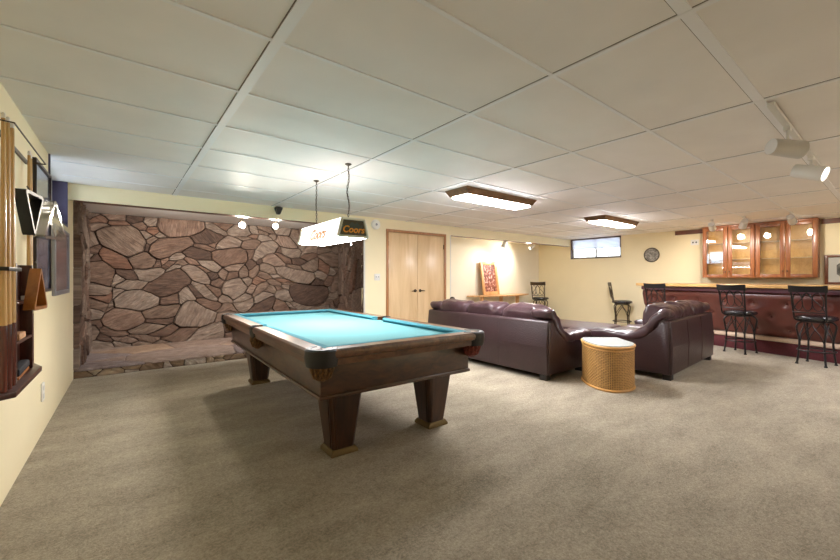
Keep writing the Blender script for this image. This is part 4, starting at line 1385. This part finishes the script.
CR = thing('cue_rack', 'dark wood pool cue rack with central shelves on the left wall', 'cue rack', (wx(2.9), 2.9, 0), math.atan(-0.02))
def cue_rack():
    # local x = out from the wall, y along it
    b = nb()
    prism(b, [(0, -0.20), (0.045, -0.20), (0.105, -0.16), (0.105, 0.53), (0.03, 0.74), (0, 0.74)], 0.635, 0.665, bev=0.004)
    finish('base_tray', b, M['rack_wood'], CR)
    for y in (0.09, 0.51):
        b = nb(); box(b, (0, y - 0.011, 0.665), (0.066, y + 0.011, 1.31), 0.003); finish('side_board', b, M['rack_wood'], CR)
    b = nb(); box(b, (0, 0.101, 0.665), (0.010, 0.499, 1.31)); finish('back_board', b, M['rack_wood'], CR)
    for z in (0.86, 1.08):
        b = nb(); box(b, (0.010, 0.101, z), (0.064, 0.499, z + 0.016), 0.003); finish('shelf', b, M['rack_wood'], CR)
    b = nb(); box(b, (0, -0.20, 1.985), (0.014, 0.72, 2.01), 0.003)
    tube(b, [(0.01, -0.19, 1.998), (0.10, -0.17, 1.998), (0.10, 0.70, 1.998), (0.01, 0.72, 1.998)], 0.004, 6)
    finish('top_clip', b, M['bronze_metal'], CR)
    b = nb(); box(b, (0.0, -0.22, 1.26), (0.02, 0.07, 1.29), 0.003); box(b, (0.084, -0.21, 1.265), (0.092, 0.05, 1.285), 0.002); box(b, (0.01, -0.22, 1.265), (0.092, -0.212, 1.285), 0.002)
    finish('cue_clip', b, M['black_plastic'], CR)
cue_rack()
def make_cue(label, dark):
    c = thing('pool_cue', label, 'pool cue', (0, 0, 0), 0, 'pool cues in the wall rack')
    b = nb(); lathe(b, [(0, 0), (0.0145, 0.001), (0.0155, 0.02), (0.0145, 0.33), (0, 0.33)], 12); finish('butt', b, M['cue_dark'], c)
    b = nb(); lathe(b, [(0, 0.33), (0.0144, 0.33), (0.012, 0.70), (0.0078, 1.35), (0, 1.35)], 12); finish('shaft', b, M['cue_light'], c)
    b = nb(); lathe(b, [(0, 1.35), (0.0078, 1.35), (0.0078, 1.372), (0.005, 1.378), (0, 1.379)], 10); finish('tip', b, M['white'], c)
    return c
cue0 = make_cue('', True)
cues = [(0.0, 0.064, 'pool cue standing right beside the shelves of the rack'), (-0.09, 0.064, 'pool cue second from the shelves, on the near side of the rack'),
        (-0.155, 0.060, 'pool cue at the very near end of the rack'),
        (0.575, 0.040, 'pool cue just beyond the shelves of the rack'), (0.66, 0.034, 'pool cue at the far end of the rack, nearest the poster')]
for i, (ly, lx, lb) in enumerate(cues):
    c = cue0 if i == 0 else copy_tree(cue0)
    y = 2.9 + ly
    c.location = (wx(y) + lx, y, 0.666)
    c.rotation_euler = (0, 0, 0.7 * i)
    c['label'] = lb

# rack triangles hung on the wall
def triangle(name, label, m, p, along, out_ang, flip, side=0.29, depth=0.055, th=0.016):
    """p: world point of the apex; plane stands off the wall by out_ang"""
    t = thing(name, label, 'ball rack', p, 0)
    a = R(out_ang)
    u = Vector((math.sin(a), math.cos(a), 0))
    n = Vector((math.cos(a), -math.sin(a), 0))
    s = -1 if flip else 1
    hgt = side * 0.866
    def pt(x, z, d):
        return u * x + Vector((0, 0, z)) + n * d
    outer = [(0, 0), (-side / 2, -hgt * s), (side / 2, -hgt * s)]
    cz = -hgt * s * 2 / 3
    def rnd(tri, k):
        r = []
        for i in range(3):
            q, a1, b1 = Vector(tri[i]), Vector(tri[i - 1]), Vector(tri[(i + 1) % 3])
            for f in (0, 0.5, 1):
                e1, e2 = q.lerp(a1, k), q.lerp(b1, k)
                r.append(e1.lerp(q, f).lerp(q.lerp(e2, f), f))
        return r
    o = rnd(outer, 0.10)
    i_ = rnd([(x * (1 - th * 4.2 / side), cz + (z - cz) * (1 - th * 4.2 / side)) for x, z in outer], 0.06)
    bm = nb()
    m_ = len(o)
    R_ = [[bm.verts.new(pt(x, z, d)) for x, z in q] for q, d in ((o, depth / 2), (i_, depth / 2), (i_, -depth / 2), (o, -depth / 2))]
    for k in range(4):
        A, B = R_[k], R_[(k + 1) % 4]
        for j in range(m_):
            bm.faces.new((A[j], A[(j + 1) % m_], B[(j + 1) % m_], B[j]))
    finish('triangle_frame', bm, m, t)
    bm = nb(); tube(bm, [pt(0, -0.012 if not flip else hgt - 0.006, 0), pt(0, 0.02 if not flip else hgt + 0.02, 0), pt(-0.03, 0.03 if not flip else hgt + 0.03, 0)], 0.004, 6)
    finish('hook', bm, M['bronze_metal'], t)
    return t
triangle('ball_rack', 'black plastic ball rack hanging point down above the cue rack shelves', M['black_plastic'], (wx(3.26) + 0.072, 3.26, 1.475), 0, 8, True, 0.31, 0.055)
triangle('ball_rack', 'clear plastic ball rack hanging in front of the dark poster', M['clear'], (wx(3.80) + 0.10, 3.80, 1.80), 0, 16, False, 0.34, 0.06)
triangle('ball_rack', 'amber wood triangle ball rack hanging in front of the cue rack shelves', M['tri_wood'], (wx(3.25) + 0.102, 3.25, 1.30), 0, 5, False, 0.30, 0.05)

# things lying on the rack's shelves
t = thing('table_brush', 'dark bristled table brush lying at the bottom of the cue rack', 'brush', (wx(3.2) + 0.041, 3.20, 0.666), R(91))
b = nb(); box(b, (-0.18, -0.022, 0.0), (0.18, 0.022, 0.016), 0.006); finish('handle', b, M['tri_wood'], t)
b = nb(); box(b, (-0.17, -0.024, 0.016), (0.17, 0.024, 0.062), 0.012); finish('bristles', b, M['brush'], t)
b = nb(); box(b, (-0.022, -0.09, 0), (0.022, 0.09, 0.035), 0.004)
o = tag(finish('chalk_box', b, M['chalk']), 'tan chalk box on the lower shelf of the cue rack', 'box'); o.location = (wx(3.2) + 0.036, 3.18, 0.877)
b = nb(); box(b, (-0.012, -0.012, 0), (0.012, 0.012, 0.024), 0.002)
o = tag(finish('chalk_cube', b, M['white']), 'white chalk cube on the upper shelf of the cue rack', 'chalk'); o.location = (wx(3.1) + 0.035, 3.06, 1.097)
o = tag(copy_tree(o), 'white chalk cube farther along the upper shelf of the cue rack'); o.location = (wx(3.3) + 0.035, 3.36, 1.097)

# ------------------------------------------------------------------ light, sky, camera
w = bpy.data.worlds.new('daylight')
scn.world = w
w.use_nodes = True
bg = w.node_tree.nodes['Background']
bg.inputs['Color'].default_value = (0.86, 0.93, 1.0, 1)
bg.inputs['Strength'].default_value = 8.0

cam = bpy.data.cameras.new('camera')
co = bpy.data.objects.new('camera', cam)
C.objects.link(co)
cam.sensor_width = 36
cam.lens = 382.5 / 840 * 36
cam.shift_y = 2 / 840 * -1
cam.clip_start = 0.05
co.location = (0, 0, 1.23)
co.rotation_euler = (PI / 2, 0, -math.atan2(0.6184, 0.7859))
scn.camera = co

scn.view_settings.view_transform = 'Standard'
scn.view_settings.look = 'None'
scn.view_settings.gamma = 1
scn.view_settings.exposure = 0.32
scn.view_settings.use_curve_mapping = False
